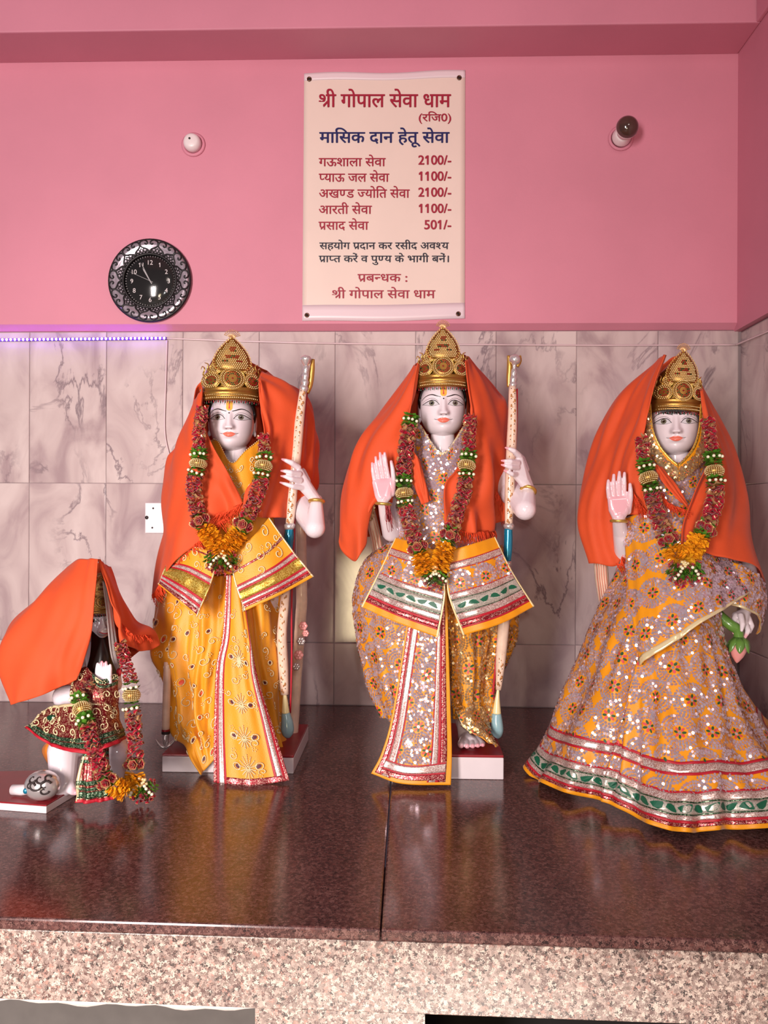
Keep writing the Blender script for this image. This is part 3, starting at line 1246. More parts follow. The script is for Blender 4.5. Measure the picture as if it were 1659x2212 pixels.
def head_mesh(smile=1.0):
    nz, nf, nb = 150, 150, 60
    a = np.linspace(0, PI, nz)
    z = -4 - 75 * np.cos(a)
    z = np.where(z < 0, z * (79 / 79), z)
    ph = np.concatenate([np.linspace(-PI / 2, PI / 2, nf, endpoint=False), np.linspace(PI / 2, 1.5 * PI, nb, endpoint=False)])
    t = np.clip(-z / 79.2, 0, 1)
    Wd = np.where(z < 0, 54 * (1 - t ** 2.8) ** .54, 54 * np.sqrt(np.clip(1 - (z / 71.5) ** 2, 0, 1)))
    Df = np.where(z < 0, 60 * (1 - t ** 4.2) ** .42, 60 * np.sqrt(np.clip(1 - (z / 71.5) ** 2, 0, 1)))
    Db = np.where(z < 0, 66 * np.sqrt(np.clip(1 - t ** 2, 0, 1)), 66 * np.sqrt(np.clip(1 - (z / 71.5) ** 2, 0, 1)))
    Z = z[:, None] * np.ones((1, len(ph)))
    X = Wd[:, None] * np.sin(ph)[None]
    c = np.cos(ph)[None]
    Y = np.where(c > 0, -Df[:, None] * np.abs(c) ** .92, Db[:, None] * np.abs(c))
    w = np.clip(c, 0, 1) ** .5

    def gs(x0, z0, A, sx, sz):
        return A * np.exp(-((X - x0) / sx) ** 2 / 2 - ((Z - z0) / sz) ** 2 / 2)
    d = np.zeros_like(X)
    zt = np.clip((14 - Z) / 39, 0, 1)
    A = (2.2 + 12.5 * zt ** 1.25) * sstep(-32.5, -26.5, Z) * sstep(24, 8, Z)
    sx = 4.0 + 3.4 * zt
    d += A * np.exp(-(np.abs(X) / sx) ** 2.3 / 2)
    for s in (-1, 1):
        d += gs(s * 9.0, -25.0, 6.0, 3.4, 3.6)
        d += gs(s * 27, 3, -5.0, 13, 8) + gs(s * 27, -.8, 4.2, 11, 6)
        d += gs(s * 28, 16, 1.8, 15, 4)
        d += gs(s * 27, -27, 3.2, 13, 12)
        d += gs(s * 18, -41, -1.6, 3, 4)
    d += gs(0, -41, 3.8, 13, 9)
    d += gs(0, -38.2, 2.2, 10, 2.3) + gs(0, -45.2, 3.0, 8.5, 2.8) + gs(0, -41.2, -2.4, 13, .9)
    d += gs(0, -52, -1.6, 9, 3) + gs(0, -65, 4.2, 11, 8)
    d += gs(0, -33.5, -.9, 1.8, 2.5)
    Y = Y - d * w
    V = np.stack([X, Y, Z], 2).reshape(-1, 3)
    m = len(ph)
    F = []
    for i in range(nz - 1):
        for j in range(m):
            F.append((i * m + j, i * m + (j + 1) % m, (i + 1) * m + (j + 1) % m, (i + 1) * m + j))
    return V, F


HV, HF = head_mesh()
BVH = BVHTree.FromPolygons([Vector(v) for v in HV], HF)


def proj(x, z, off=.45):
    h = BVH.ray_cast(Vector((float(x), -300, float(z))), Vector((0, 1, 0)))
    return (x, h[0].y - off if h[0] else 0, z)


def between(fr, A, B, m, name, parent, n=26, rows=6, off=.45):
    A = cr([(a, 0, b) for a, b in A], n)
    B = cr([(a, 0, b) for a, b in B], n)
    G = np.array([[proj(*(A[i] * (1 - t) + B[i] * t)[[0, 2]], off) for t in np.linspace(0, 1, rows)] for i in range(n)])
    return put(name, fr.w(G.reshape(-1, 3)), gridF(n, rows), m, parent)


def stroke(fr, L, w0, w1, m, name, parent, n=26, off=.6, peak=.5):
    P = cr([(a, 0, b) for a, b in L], n)
    T = np.gradient(P, axis=0)
    N = np.stack([-T[:, 2], 0 * T[:, 0], T[:, 0]], 1)
    N /= np.linalg.norm(N, axis=1, keepdims=True)
    t = np.linspace(0, 1, n)
    wd = np.interp(t, [0, peak, 1], [w0 * .6, w0, w1])[:, None]
    G = np.array([[proj(*(P[i] + N[i] * wd[i] * s)[[0, 2]], off) for s in (-.5, 0, .5)] for i in range(n)])
    return put(name, fr.w(G.reshape(-1, 3)), gridF(n, 3), m, parent)


def spot(fr, x, z, r, m, name, parent, off=.7, rz=None):
    rz = rz or r
    V = [proj(x, z, off)]
    for q in (.5, 1):
        for i in range(20):
            a = i * PI / 10
            V.append(proj(x + r * q * math.cos(a), z + rz * q * math.sin(a), off))
    F = [(0, 1 + i, 1 + (i + 1) % 20) for i in range(20)] + [(1 + i, 21 + i, 21 + (i + 1) % 20, 1 + (i + 1) % 20) for i in range(20)]
    return put(name, fr.w(V), F, m, parent)


def face(fr, st, tilak=True, gaze=0.):
    for s in (-1, 1):
        up_ = [(s * 11, -4.5), (s * 18, 3.6), (s * 27, 5.6), (s * 36, 3.2), (s * 46, -3.2)]
        lo_ = [(s * 11, -4.5), (s * 19, -6.8), (s * 28, -7.2), (s * 37, -5.8), (s * 46, -3.2)]
        e = between(fr, up_, lo_, M['eyewhite'], 'eye', st)
        spot(fr, s * 27.5 + gaze, -.9, 6.2, M['iris'], 'iris', e, .75, 6.0)
        spot(fr, s * 27.5 + gaze, -.9, 2.8, M['pupil'], 'pupil', e, .95)
        spot(fr, s * 27.5 + gaze - 1.6, 1.2, .9, M['eyewhite'], 'eye_glint', e, 1.15)
        stroke(fr, [(s * 10, -5.2), (s * 18, 3.8), (s * 27, 5.9), (s * 36, 3.5), (s * 49, -3.0)], 1.9, 1.2, M['brow'], 'eyelash', st, off=1.0)
        stroke(fr, [(s * 11, -4.8), (s * 19, -7.0), (s * 28, -7.5), (s * 37, -6.0), (s * 47, -3.2)], .8, .5, M['lid'], 'lower_lid', st, off=.9)
        stroke(fr, [(s * 12, 2.5), (s * 20, 8.8), (s * 29, 10.4), (s * 39, 8.0), (s * 48, 2.0)], .9, .4, M['lid'], 'eyelid_fold', st)
        stroke(fr, [(s * 7, 13), (s * 16, 15.5), (s * 29, 19.2), (s * 42, 15.5), (s * 51, 7)], 2.6, .8, M['brow'], 'eyebrow', st, peak=.3)
        stroke(fr, [(s * 15, -40.6), (s * 19, -39.8), (s * 21.5, -38.6)], .9, .5, M['brow'], 'smile_line', st, n=8)
        stroke(fr, [(s * 3.2, -29.5), (s * 6, -30.0), (s * 8, -28.8)], 1.2, .6, M['lid'], 'nostril', st, n=8)
    between(fr, [(-16, -40.2), (-8, -37.2), (-3, -36.0), (0, -37.0), (3, -36.0), (8, -37.2), (16, -40.2)],
            [(-16, -40.4), (-8, -41.3), (0, -41.6), (8, -41.3), (16, -40.4)], M['lips'], 'upper_lip', st, 30)
    between(fr, [(-15, -40.8), (-8, -41.6), (0, -42.0), (8, -41.6), (15, -40.8)],
            [(-15, -41), (-8, -46.2), (0, -48.0), (8, -46.2), (15, -41)], M['lips'], 'lower_lip', st, 30)
    if tilak:
        t = between(fr, [(-8, 38), (-7.5, 28), (-7, 19), (-3, 14.5)], [(8, 38), (7.5, 28), (7, 19), (3, 14.5)], M['tilak'], 'tilak', st, 14, off=.6)
        stroke(fr, [(0, 36), (0, 28), (0, 19)], 2.0, 3.2, M['tilak_red'], 'tilak_line', t, n=12, off=.95)
        spot(fr, 0, 8.5, 1.7, M['brow'], 'bindi', st)
    else:
        spot(fr, 0, 18, 2.0, M['brow'], 'bindi', st)


def ears(fr, mb):
    for s in (-1, 1):
        V = ICO3[0].copy()
        P = V * [4.5, 12, 27] + [s * 55, 12, -8]
        P[:, 0] += s * .12 * (P[:, 1] - 12) * 1.5
        mb.add(fr.w(P), ICO3[1])
        mb.add(fr.w(ICO2[0] * [4, 6, 8] + [s * 55, 8, -34]), ICO2[1])


def statue_body(name, st, head_fr, hands, torso, paints):
    V1, F1 = remesh(hands, .0016, 2)
    V2, F2 = remesh(torso, .007, 2)
    mb = MB()
    mb.add(V1, F1).add(V2, F2).add(head_fr.w(HV), HF)
    ears(head_fr, mb)
    V = np.vstack(mb.V)
    pa = np.zeros(len(V))
    for p, r, s in paints:
        d = np.linalg.norm(V - W(*p), axis=1)
        pa = np.maximum(pa, s * (1 - sstep(r * .35, r, d)))
    return put('body', V, mb.F, M['marble'], st, paint=pa)


def crown(name, label, c, kx, kz, yaw, tilt=0., gem=None):
    """gold crown: band, dome, leaf-shaped front plate, round bosses, bead rows and hanging drops"""
    fr = Frame(c, yaw, 1., tilt)
    cw = thing(name, fr.c, label, 'crown', 'gold crowns of the standing statues')

    def P(x, z, o=0.):
        R = 63 * (1 - .10 * z / 140)
        y = -math.sqrt(max(R * R - x * x, 60)) - o + .16 * z
        return (x * kx, y * kx, z * kz)

    def wp(L):
        return fr.w([P(*q) for q in L])
    th = np.linspace(0, 2 * PI, 73)[:-1]
    prof = [(60, -2), (64, 0), (65.5, 2), (65, 5), (63, 7), (65.5, 10), (67, 14), (65.5, 18), (63, 20), (64.5, 23), (65, 26), (62, 28), (58, 27)]
    V = [(r * math.sin(t) * kx, -r * math.cos(t) * kx, z * kz) for r, z in prof for t in th]
    F = [(i * 72 + j, i * 72 + (j + 1) % 72, (i + 1) * 72 + (j + 1) % 72, (i + 1) * 72 + j) for i in range(len(prof) - 1) for j in range(72)]
    bandm = put('band', fr.w(V), F, M['crowngold'], cw)
    prof = [(61, 24), (59, 45), (52, 72), (40, 96), (24, 114), (10, 124), (1, 128)]
    V = [(r * math.sin(t) * kx, (-r * math.cos(t) + 8) * kx, z * kz) for r, z in prof for t in th]
    F = [(i * 72 + j, i * 72 + (j + 1) % 72, (i + 1) * 72 + (j + 1) % 72, (i + 1) * 72 + j) for i in range(len(prof) - 1) for j in range(72)]
    put('dome', fr.w(V), F, M['golddark'], cw)
    pearls, gems = MB(), MB()
    bs = .001 * min(1., (kx + kz) / 2)

    def bead(mb, x, z, r, o=0., i=0):
        mb.add(*ball(fr.w(P(x, z, o)), r * bs), i)
    # band rows
    for z, r, st, t, o in ((3, 1.7, 4.0, 'p', 3), (24.5, 1.7, 4.0, 'p', 2.5), (10, 1.3, 3.4, 'p', 4)):
        for x in np.arange(-60, 60.1, st):
            bead(pearls, x, z, r, o + (2 if abs(x) < 55 else 0))
    for q, x in enumerate(np.arange(-58, 58.1, 5.2)):
        bead(gems, x, 19.5, 1.6, 3, 0)

    def plate(poly, o, nm, m=M['crowngold'], th_=2.5):
        poly = [(a, b) for a, b in poly]
        cx = sum(a for a, b in poly) / len(poly)
        cz = sum(b for a, b in poly) / len(poly)
        n = len(poly)
        L = [(cx, cz, o + th_)] + [(cx + (a - cx) * .55, cz + (b - cz) * .55, o + th_) for a, b in poly] + [(a, b, o + th_) for a, b in poly] + [(a, b, o - 1.5) for a, b in poly]
        F = [(0, 1 + i, 1 + (i + 1) % n) for i in range(n)]
        for k_ in (0, 1):
            F += [(1 + k_ * n + i, 1 + (k_ + 1) * n + i, 1 + (k_ + 1) * n + (i + 1) % n, 1 + k_ * n + (i + 1) % n) for i in range(n)]
        return put(nm, wp(L), F, m, cw)
    # leaf-shaped front plate
    prf = [(0, 141), (9, 132), (20, 120), (30, 106), (36, 92), (37, 80), (32, 70), (22, 64), (0, 62)]
    prf = cr([(a, b, 0) for a, b in prf], 22)[:, :2]
    poly = [tuple(q) for q in prf] + [(-a, b) for a, b in prf[::-1][1:-1]]
    plate(poly, 6, 'front_plate')

    def inside(x, z):
        w = np.interp(z, prf[::-1, 1], prf[::-1, 0])
        return abs(x) < w - 4.5 and 66 < z < 133
    row = 0
    for z in np.arange(66, 134, 3.9):
        row += 1
        for x in np.arange(-36 + (2.1 if row % 2 else 0), 36, 4.2):
            if inside(x, z):
                t = math.hypot(x, (z - 104) * 1.0)
                if 92 < z < 98 and abs(x) < 14 or (z > 108 and z < 117 and abs(x) < 6) or (82 < z < 88 and 10 < abs(x) < 20):
                    bead(gems, x, z, 2.0, 9.5, rnd.choice((0, 1, 0)))
                else:
                    bead(pearls, x, z, 1.75, 9.2)
    per = np.array(poly + poly[:1])
    d = np.r_[0, np.cumsum(np.linalg.norm(np.diff(per, axis=0), axis=1))]
    loops = MB()
    for s in np.arange(0, d[-1], 6.4):
        x, z = np.interp(s, d, per[:, 0]), np.interp(s, d, per[:, 1])
        if z < 66:
            continue
        cc = fr.w(P(x, z, 8))
        a = np.linspace(0, 2 * PI, 11)
        loops.add(*tube(cc + np.stack([3.2e-3 * np.cos(a), 0 * a, 3.2e-3 * np.sin(a)], 1) @ fr.R.T, .0008, 5, False))
        bead(gems, x, z, 1.4, 8, 0)
    # bosses
    for bx, bz, R in ((0, 46, 25), (-43, 43, 18), (43, 43, 18), (-33, 70, 12), (33, 70, 12)):
        plate([(bx + R * math.cos(t), bz + R * math.sin(t)) for t in np.linspace(0, 2 * PI, 33)[:-1]], 4 if R > 20 else 3, 'boss')
        o = 7.5 if R > 20 else 6.5
        q = R - 2
        first = True
        while q > R * .30:
            n = max(5, int(2 * PI * q / 3.9))
            for i in range(n):
                t = i * 2 * PI / n
                g_ = (R > 20 and .30 * R < q < .62 * R and not first) or (R <= 20 and q < .5 * R)
                if g_:
                    bead(gems, bx + q * math.cos(t), bz + q * math.sin(t), 1.8, o, rnd.choice((0, 0, 1)))
                else:
                    bead(pearls, bx + q * math.cos(t), bz + q * math.sin(t), 1.65, o)
            q -= 4.6 if first and R > 20 else 3.9
            first = False
        bead(gems, bx, bz, 2.4, o, 0)
        a = np.linspace(0, 2 * PI, 41)
        loops.add(*tube(wp([(bx + (R + .5) * math.cos(t), bz + (R + .5) * math.sin(t), o - 1) for t in a]), .0013, 6, False))
    for s in (-1, 1):
        L = cr(wp([(s * 52, 50, 4), (s * 58, 60, 4), (s * 55, 72, 5), (s * 60, 80, 6), (s * 62, 74, 5)]), 16)
        loops.add(*tube(L, np.linspace(.0030, .0010, 16), 6))
        L = cr(wp([(s * 44, 62, 4), (s * 50, 70, 5), (s * 48, 80, 6), (s * 55, 86, 7)]), 16)
        loops.add(*tube(L, np.linspace(.0026, .0010, 16), 6))
    loops.put('filigree', M['gold'], cw, kind='stuff')
    pearls.put('pearl_beads', M['goldlight'], cw, kind='stuff')
    gems.put('gemstones', [M['gem_red'], M['gem_green']], cw, kind='stuff', smooth=False)
    dr = MB()
    for q, x in enumerate(np.arange(-56, 56.1, 4.6)):
        dz = 6 + 1.5 * (q % 2)
        dr.add(*tube(fr.w([P(x, -1, 1), (P(x, -1, 1)[0], P(x, -1, 1)[1], -dz * kz)]), .0006, 4), 0)
        dr.add(*ball(fr.w((P(x, 0, 1)[0], P(x, 0, 1)[1], -dz * kz)), (.0017, .0017, .0030)), q % 2)
    dr.put('hanging_drops', [M['gem_red'], M['gem_green']], bandm, kind='stuff')
    fan = MB()
    c0 = np.array(P(0, 139, 8))
    for i in range(11):
        a = math.radians(-75 + 15 * i)
        e = c0 + np.array([16 * math.sin(a) * kx, 1.5, (3 + 15 * math.cos(a)) * kz])
        fan.add(*tube(fr.w([c0, e]), .0009, 5))
        fan.add(*ball(fr.w(e), .0017))
    fan.put('fan_finial', M['ribbon_gold'], cw)
    return cw


# ---------------------------------------------------------------- garlands
def frames(P):
    T = np.gradient(P, axis=0)
    T /= np.linalg.norm(T, axis=1, keepdims=True)
    A = np.cross(T, (0, 1, 0))
    A /= np.linalg.norm(A, axis=1, keepdims=True)
    B = np.cross(T, A)
    B *= np.sign((B @ np.array([0, -1, 0])).mean())
    return T, A, B


def ruffle(P, R, par, step=.0066, name='ribbon_ruffle', k=7, gold=.22):
    L = np.linalg.norm(np.diff(P, axis=0), axis=1).sum()
    n = max(2, int(L / step))
    Q = cr(P, n)
    T, A, B = frames(Q)
    mb = MB()
    for i in range(n):
        ph = rnd.random() * 6
        for q in range(k):
            th = ph + q * 2 * PI / k + rnd.uniform(-.2, .2)
            rr = R * rnd.uniform(.86, 1.1)
            tl = rnd.uniform(-.3, .3)
            cupd = rnd.choice((-1, 1)) * rnd.uniform(.25, .6)
            V = []
            for r, wf in ((.25, .8), (.6, 1.05), (.85, 1.1), (.97, .95), (1.03, .8)):
                for s in (-1, -.5, 0, .5, 1):
                    a = th + s * .52 * wf
                    d = A[i] * math.cos(a) + B[i] * math.sin(a)
                    lip = R * cupd * (1.1 * r * r * (s * s - .4) + (.35 if r > .9 else 0) * (1 - s * s))
                    V.append(Q[i] + d * rr * r * (1 - .12 * s * s * r) + T[i] * (R * tl * r + lip))
            F, I = [], []
            allg = rnd.random() < gold
            for r in range(4):
                for s in range(4):
                    F.append((r * 5 + s, r * 5 + s + 1, r * 5 + s + 6, r * 5 + s + 5))
                    I.append(1 if (r == 3 or allg) else 0)
            mb.add(V, F)
            mb.I[-len(F):] = I
    return mb.put(name, [M['ribbon'], M['ribbon_gold']], par, kind='stuff')


def leafring(P, R, par, pearls=True):
    L = np.linalg.norm(np.diff(P, axis=0), axis=1).sum()
    n = max(2, int(L / .0045))
    Q = cr(P, n)
    T, A, B = frames(Q)
    mb = MB()
    for i in range(n):
        for q in range(11):
            th = q * 2 * PI / 11 + i * .4 + rnd.uniform(-.15, .15)
            d = A[i] * math.cos(th) + B[i] * math.sin(th)
            e = -A[i] * math.sin(th) + B[i] * math.cos(th)
            t = T[i] * rnd.uniform(-.35, .35)
            w = R * .30
            V = [Q[i] + d * R * .3, Q[i] + d * R * .75 + e * w + t * R * .4, Q[i] + d * R * 1.12 + t * R, Q[i] + d * R * .75 - e * w + t * R * .4, Q[i] + d * R * .8 + t * R * .2 + T[i] * R * .12]
            mb.add(V, [(0, 1, 4), (1, 2, 4), (2, 3, 4), (3, 0, 4)])
    lr = mb.put('leaf_ring', M['leaf'], par, kind='stuff')
    if pearls:
        mb = MB()
        i = n // 2
        for a in (40, 73, 107, 140):
            a = math.radians(a + rnd.uniform(-5, 5))
            d = A[i] * math.cos(a) + B[i] * math.sin(a)
            mb.add(*ball(Q[i] + d * R * 1.06, .0036, ICO2))
        mb.put('pearls', M['pearl'], lr)
    return lr


def barrel(P, R, par):
    c0, c1 = np.array(P[0]), np.array(P[-1])
    d = c1 - c0
    L = np.linalg.norm(d)
    prof = [(R * (.62 + .38 * math.sin(PI * t)), L * t) for t in np.linspace(0, 1, 11)]
    b = put('gold_barrel', *lathe(prof, c0, d, 24), M['golddark'], par)
    mb = MB()
    for t in np.linspace(.08, .92, 7):
        r = R * (.62 + .38 * math.sin(PI * t)) * 1.02
        V, F = lathe([(r, 0)], c0 + d * t, d, 26)
        for v in V[:26]:
            mb.add(*ball(v, .0015))
    mb.put('bead_rows', M['goldlight'], b, kind='stuff')


def rosettes(P, R, par):
    P = np.array(P)
    leafring(P[:max(2, len(P) // 3)], R * .95, par, False)
    leafring(P[-max(2, len(P) // 3):], R * .95, par, False)
    T, A, B = frames(P)
    i = len(P) // 2
    mb = MB()
    for a in (35, 90, 145):
        a = math.radians(a)
        d = A[i] * math.cos(a) + B[i] * math.sin(a)
        c = P[i] + d * R * .75
        e = np.cross(d, T[i])
        for rr, h, k in ((R * .52, .1, 6), (R * .34, .35, 5), (R * .18, .5, 4)):
            for q in range(k):
                th = q * 2 * PI / k + rr * 500
                m = e * math.cos(th) + T[i] * math.sin(th)
                s = -e * math.sin(th) + T[i] * math.cos(th)
                w = rr * .75
                V = [c + m * rr * .2 - s * w * .4, c + m * rr * .2 + s * w * .4, c + m * rr * .85 + s * w + d * R * (h + .10), c + m * rr * .85 - s * w + d * R * (h + .10),
                     c + m * rr * 1.05 + s * w * .9 + d * R * (h + .18), c + m * rr * 1.05 - s * w * .9 + d * R * (h + .18)]
                mb.add(V, [(0, 1, 2, 3), (3, 2, 4, 5)])
                mb.I[-2:] = [0, 1]
    mb.put('ribbon_roses', [M['ribbon'], M['ribbon_gold']], par, kind='stuff')


def marigold(P, R, par):
    L = np.linalg.norm(np.diff(P, axis=0), axis=1).sum()
    n = max(3, int(L / .0034))
    Q = cr(P, n)
    T, A, B = frames(Q)
    mb = MB()
    for i in range(n):
        for q in range(22):
            th = q * 2 * PI / 22 + rnd.uniform(-.2, .2)
            d = A[i] * math.cos(th) + B[i] * math.sin(th)
            e = -A[i] * math.sin(th) + B[i] * math.cos(th)
            tw = rnd.uniform(-.6, .6)
            s = (e * math.cos(tw) + T[i] * math.sin(tw)) * R * .15
            rr = R * rnd.uniform(.92, 1.12)
            t = T[i] * R * rnd.uniform(-.2, .3)
            V = [Q[i] + d * rr * .25 - s * .5, Q[i] + d * rr * .25 + s * .5, Q[i] + d * rr * .75 + s + t * .6, Q[i] + d * rr * .75 - s + t * .6, Q[i] + d * rr + s * .8 + t, Q[i] + d * rr - s * .8 + t]
            mb.add(V, [(0, 1, 2, 3), (3, 2, 4, 5)])
    mb.put('marigold_frill', M['marigold'], par, kind='stuff')


def garland(label, base, strands, pendant, R=.0195):
    """strands: (path in px with depth, [(kind, from y, to y)])"""
    gl = thing('garland', base, label, 'garland', 'red and gold ribbon garlands')
    for path, secs in strands:
        C = cr(pts(path), 160)
        py = cr(np.array([(a, b, y) for a, b, y in path], float), 160)[:, 1]
        for kind, y0, y1 in secs:
            i0, i1 = int(np.argmin(abs(py - y0))), int(np.argmin(abs(py - y1)))
            seg = C[min(i0, i1):max(i0, i1) + 1]
            if len(seg) < 3:
                seg = C[max(0, i0 - 1):i0 + 2]
            if kind == 'r':
                ruffle(seg, R * (.82 if y0 == secs[0][1] else 1), gl)
            elif kind == 'g':
                leafring(seg, R, gl)
            elif kind == 'b':
                barrel(seg, R, gl)
            elif kind == 's':
                rosettes(seg, R, gl)
            elif kind == 'm':
                marigold(seg, R * 1.15, gl)
    if pendant:
        px, py, Y, w = pendant
        mb = MB()
        for i in range(9):
            mb.add(*ball(W(px + rnd.uniform(-9, 9), py + rnd.uniform(-9, 9), Y - .004 + rnd.uniform(-.004, .004)), .0036, ICO2))
        mb.put('gold_beads', M['goldlight'], gl)
        for s in (-1, 1):
            a, b = pts([(px + s * w, py + 6, Y), (px + s * 5, py + 24, Y - .004)])
            leafring(np.array([a, (a + b) / 2, b]), R * .8, gl)
            a, b = pts([(px + s * w * .9, py + 22, Y), (px + s * 5, py + 36, Y - .002)])
            ruffle(np.array([a, (a + b) / 2, b]), R * .7, gl, gold=0)
            a, b = pts([(px + s * w * .95, py - 4, Y), (px + s * 8, py + 8, Y - .002)])
            ruffle(np.array([a, (a + b) / 2, b]), R * .5, gl, gold=0)
    return gl


# ---------------------------------------------------------------- embroidery
def scrolls(sf, parent, n, seed, size=(.010, .02), ur=(.05, .95), vr=(.03, .95), name='metallic_scrolls', patches=True):
    r = random.Random(seed)
    mb = MB()
    pt = MB()
    Lu, Lv = sf.Lu.mean(), sf.Lv.mean()
    done = []
    tries = 0
    while len(done) < n and tries < n * 30:
        tries += 1
        u, v = r.uniform(*ur), r.uniform(*vr)
        x, y = u * Lu, v * Lv
        sz = r.uniform(*size)
        if any(math.hypot(x - a, y - b) < (sz + c) * 1.25 for a, b, c in done):
            continue
        done.append((x, y, sz))
        ph, sg = r.random() * 6.28, r.choice((-1, 1))
        if patches and r.random() < .28:
            # paisley patch with beaded outline
            th = np.linspace(0, 2 * PI, 25)[:-1]
            rad = sz * (.35 + .65 * np.abs(np.cos(th / 2)) ** 3)
            du, dv = rad * np.cos(th + ph) / Lu, rad * np.sin(th + ph) / Lv * .9
            P, N = sf.at(u + du * .6, v + dv * .6, .0025)
            pt.add(P, [tuple(range(24))], r.choice((0, 0, 1)))
            P, N = sf.at(u + du, v + dv, .003)
            for c in P:
                mb.add(*ball(c, .0016))
        else:
            t = np.linspace(.25, 1, int(40 * sz / .015))
            th = ph + sg * t * 2 * PI * 1.35
            P, N = sf.at(u + sz * t * np.cos(th) / Lu, v + sz * t * np.sin(th) / Lv, .003)
            for c in P:
                mb.add(*ball(c, .0015))
            th2 = ph + sg * 2 * PI * 1.35
            cu, cv = u + sz * 1.5 * math.cos(th2 + sg * .5) / Lu, v + sz * 1.5 * math.sin(th2 + sg * .5) / Lv
            for q in range(5):
                a = q * 2 * PI / 5
                P, N = sf.at(np.array([cu + .004 * math.cos(a) / Lu]), np.array([cv + .004 * math.sin(a) / Lv]), .003)
                mb.add(*ball(P[0], .0014))
    mb.put(name, M['thread'], parent, kind='stuff')
    if pt.n:
        pt.put('paisley_patches', [M['plumbead'], M['coralpatch']], parent, smooth=False, kind='stuff')


def sprig(sf, parent, u, v, s):
    """symmetrical beaded sprig with two plum paisleys"""
    Lu, Lv = sf.Lu[int(v * (sf.nv - 1))], sf.Lv.mean()
    mb = MB()

    def b(x, y, r=.0017):
        P, N = sf.at(np.array([u + x / Lu]), np.array([v + y / Lv]), .003)
        mb.add(*ball(P[0], r))
    for k in range(-3, 4):
        for t in np.linspace(.15, 1, 7):
            a = k * .42
            b(s * t * math.sin(a) * .9, -s * t * math.cos(a) * (1.2 - .1 * abs(k)))
            b(s * .8 * t * math.sin(a) * .9, s * .8 * t * math.cos(a) * (1.2 - .1 * abs(k)))
    for sg in (-1, 1):
        th = np.linspace(0, 2 * PI, 29)[:-1]
        rad = s * .55 * (.35 + .65 * np.abs(np.cos(th / 2)) ** 2)
        x = sg * (s * .95 + rad * np.cos(th))
        y = rad * np.sin(th) * .75 - .15 * x * sg
        for q in range(len(th)):
            b(x[q], y[q], .0016)
        P, N = sf.at(u + sg * (s * .95 + rad * .62 * np.cos(th)) / Lu, v + (rad * .62 * np.sin(th) * .75 - .15 * x * sg) / Lv, .0026)
        put('paisley_patch', P, [tuple(range(len(th)))], M['plumbead'], parent, smooth=False)
    mb.put('beaded_sprig', M['thread'], parent, kind='stuff')


def leafband(sf, parent, u0, u1, vm, pitch, h, off=.0034):
    """woven row of green leaves"""
    Lu, Lv = sf.Lu[int(vm * (sf.nv - 1))], sf.Lv.mean()
    n = int((u1 - u0) * Lu / pitch)
    mb = MB()
    for i in range(n):
        u = u0 + (i + .5) * (u1 - u0) / n
        sg = 1 if i % 2 else -1
        L = [(-.50, .05), (-.30, -.42), (.0, -.5), (.25, -.25), (.42, .30), (.50, .05), (.40, .5), (.1, .42), (-.2, .28)]
        P, N = sf.at(np.array([u + a * pitch * .98 / Lu for a, b in L]), np.array([vm + sg * b * h / Lv for a, b in L]), off)
        mb.add(P, [tuple(range(len(L)))])
    return mb.put('woven_leaves', M['greencloth'], parent, smooth=False, kind='stuff')


def bow(label, base, L):
    """L: list of (part name, material key, [(px,py,Y,r px)...])"""
    bw = thing('bow', base, label, 'bow', 'painted bows held by the statues')
    for nm, mk, ch in L:
        P = pts([(a, b, y) for a, b, y, r in ch])
        R = np.array([r * (y - CAM[1]) / FPX for a, b, y, r in ch])
        C = cr(np.c_[P, R], 24)
        put(nm, *tube(C[:, :3], C[:, 3], 16), M[mk], bw)
    return bw


def bow_motifs(bw, path, n, r):
    mb = MB()
    C = cr(pts(path), n)
    for i, c in enumerate(C):
        x = (-1) ** i * r * .35
        mb.add(*ball(c + [x, -r * .93, 0], (.0026, .0012, .0045)), 0)
        mb.add(*ball(c + [-x, -r * .93, .005], (.0013, .0010, .0013)), 1)
        mb.add(*ball(c + [x * .2, -r * .98, -.004], (.0019, .0010, .0030)), 0)
    mb.put('painted_motifs', [M['bowpink'], M['hole']], bw, kind='stuff')

# ---------------------------------------------------------------- first standing statue (yellow silk)
def plinth(st, px0, px1, pyt, pyb, x_pad, back):
    a, b = W(px0, pyb, 0), 0
    Yf = float(WZ((px0 + px1) / 2, pyb, 0)[1])
    x0, x1 = W(px0, pyb, Yf)[0], W(px1, pyb, Yf)[0]
    z = float(W((px0 + px1) / 2, pyt, Yf)[2])
    put('plinth', *box((x0, Yf, 0.0003), (x1, back, z - .006)), M['marble_plain'], st, smooth=False, bev=.002)
    put('plinth_top', *box((x0, Yf, z - .0058), (x1, back, z)), M['redpaint'], st, smooth=False, bev=.0015)
    return z


def shell(name, strips, nu, nv, m, parent, amp=0, k=5, seed=0, solid=.0016, grow=.4, tip=0, **kw):
    G = loft(strips, nu, nv)
    if amp:
        H = folds(G, amp, k, seed, grow=grow)
        if tip:
            f = 1 - sstep(tip, 1, np.linspace(0, 1, nv))[None, :, None]
            H = G + (H - G) * f
        G = H
    return cloth(name, G, m, parent, solid=solid, **kw), Surf(even(G))


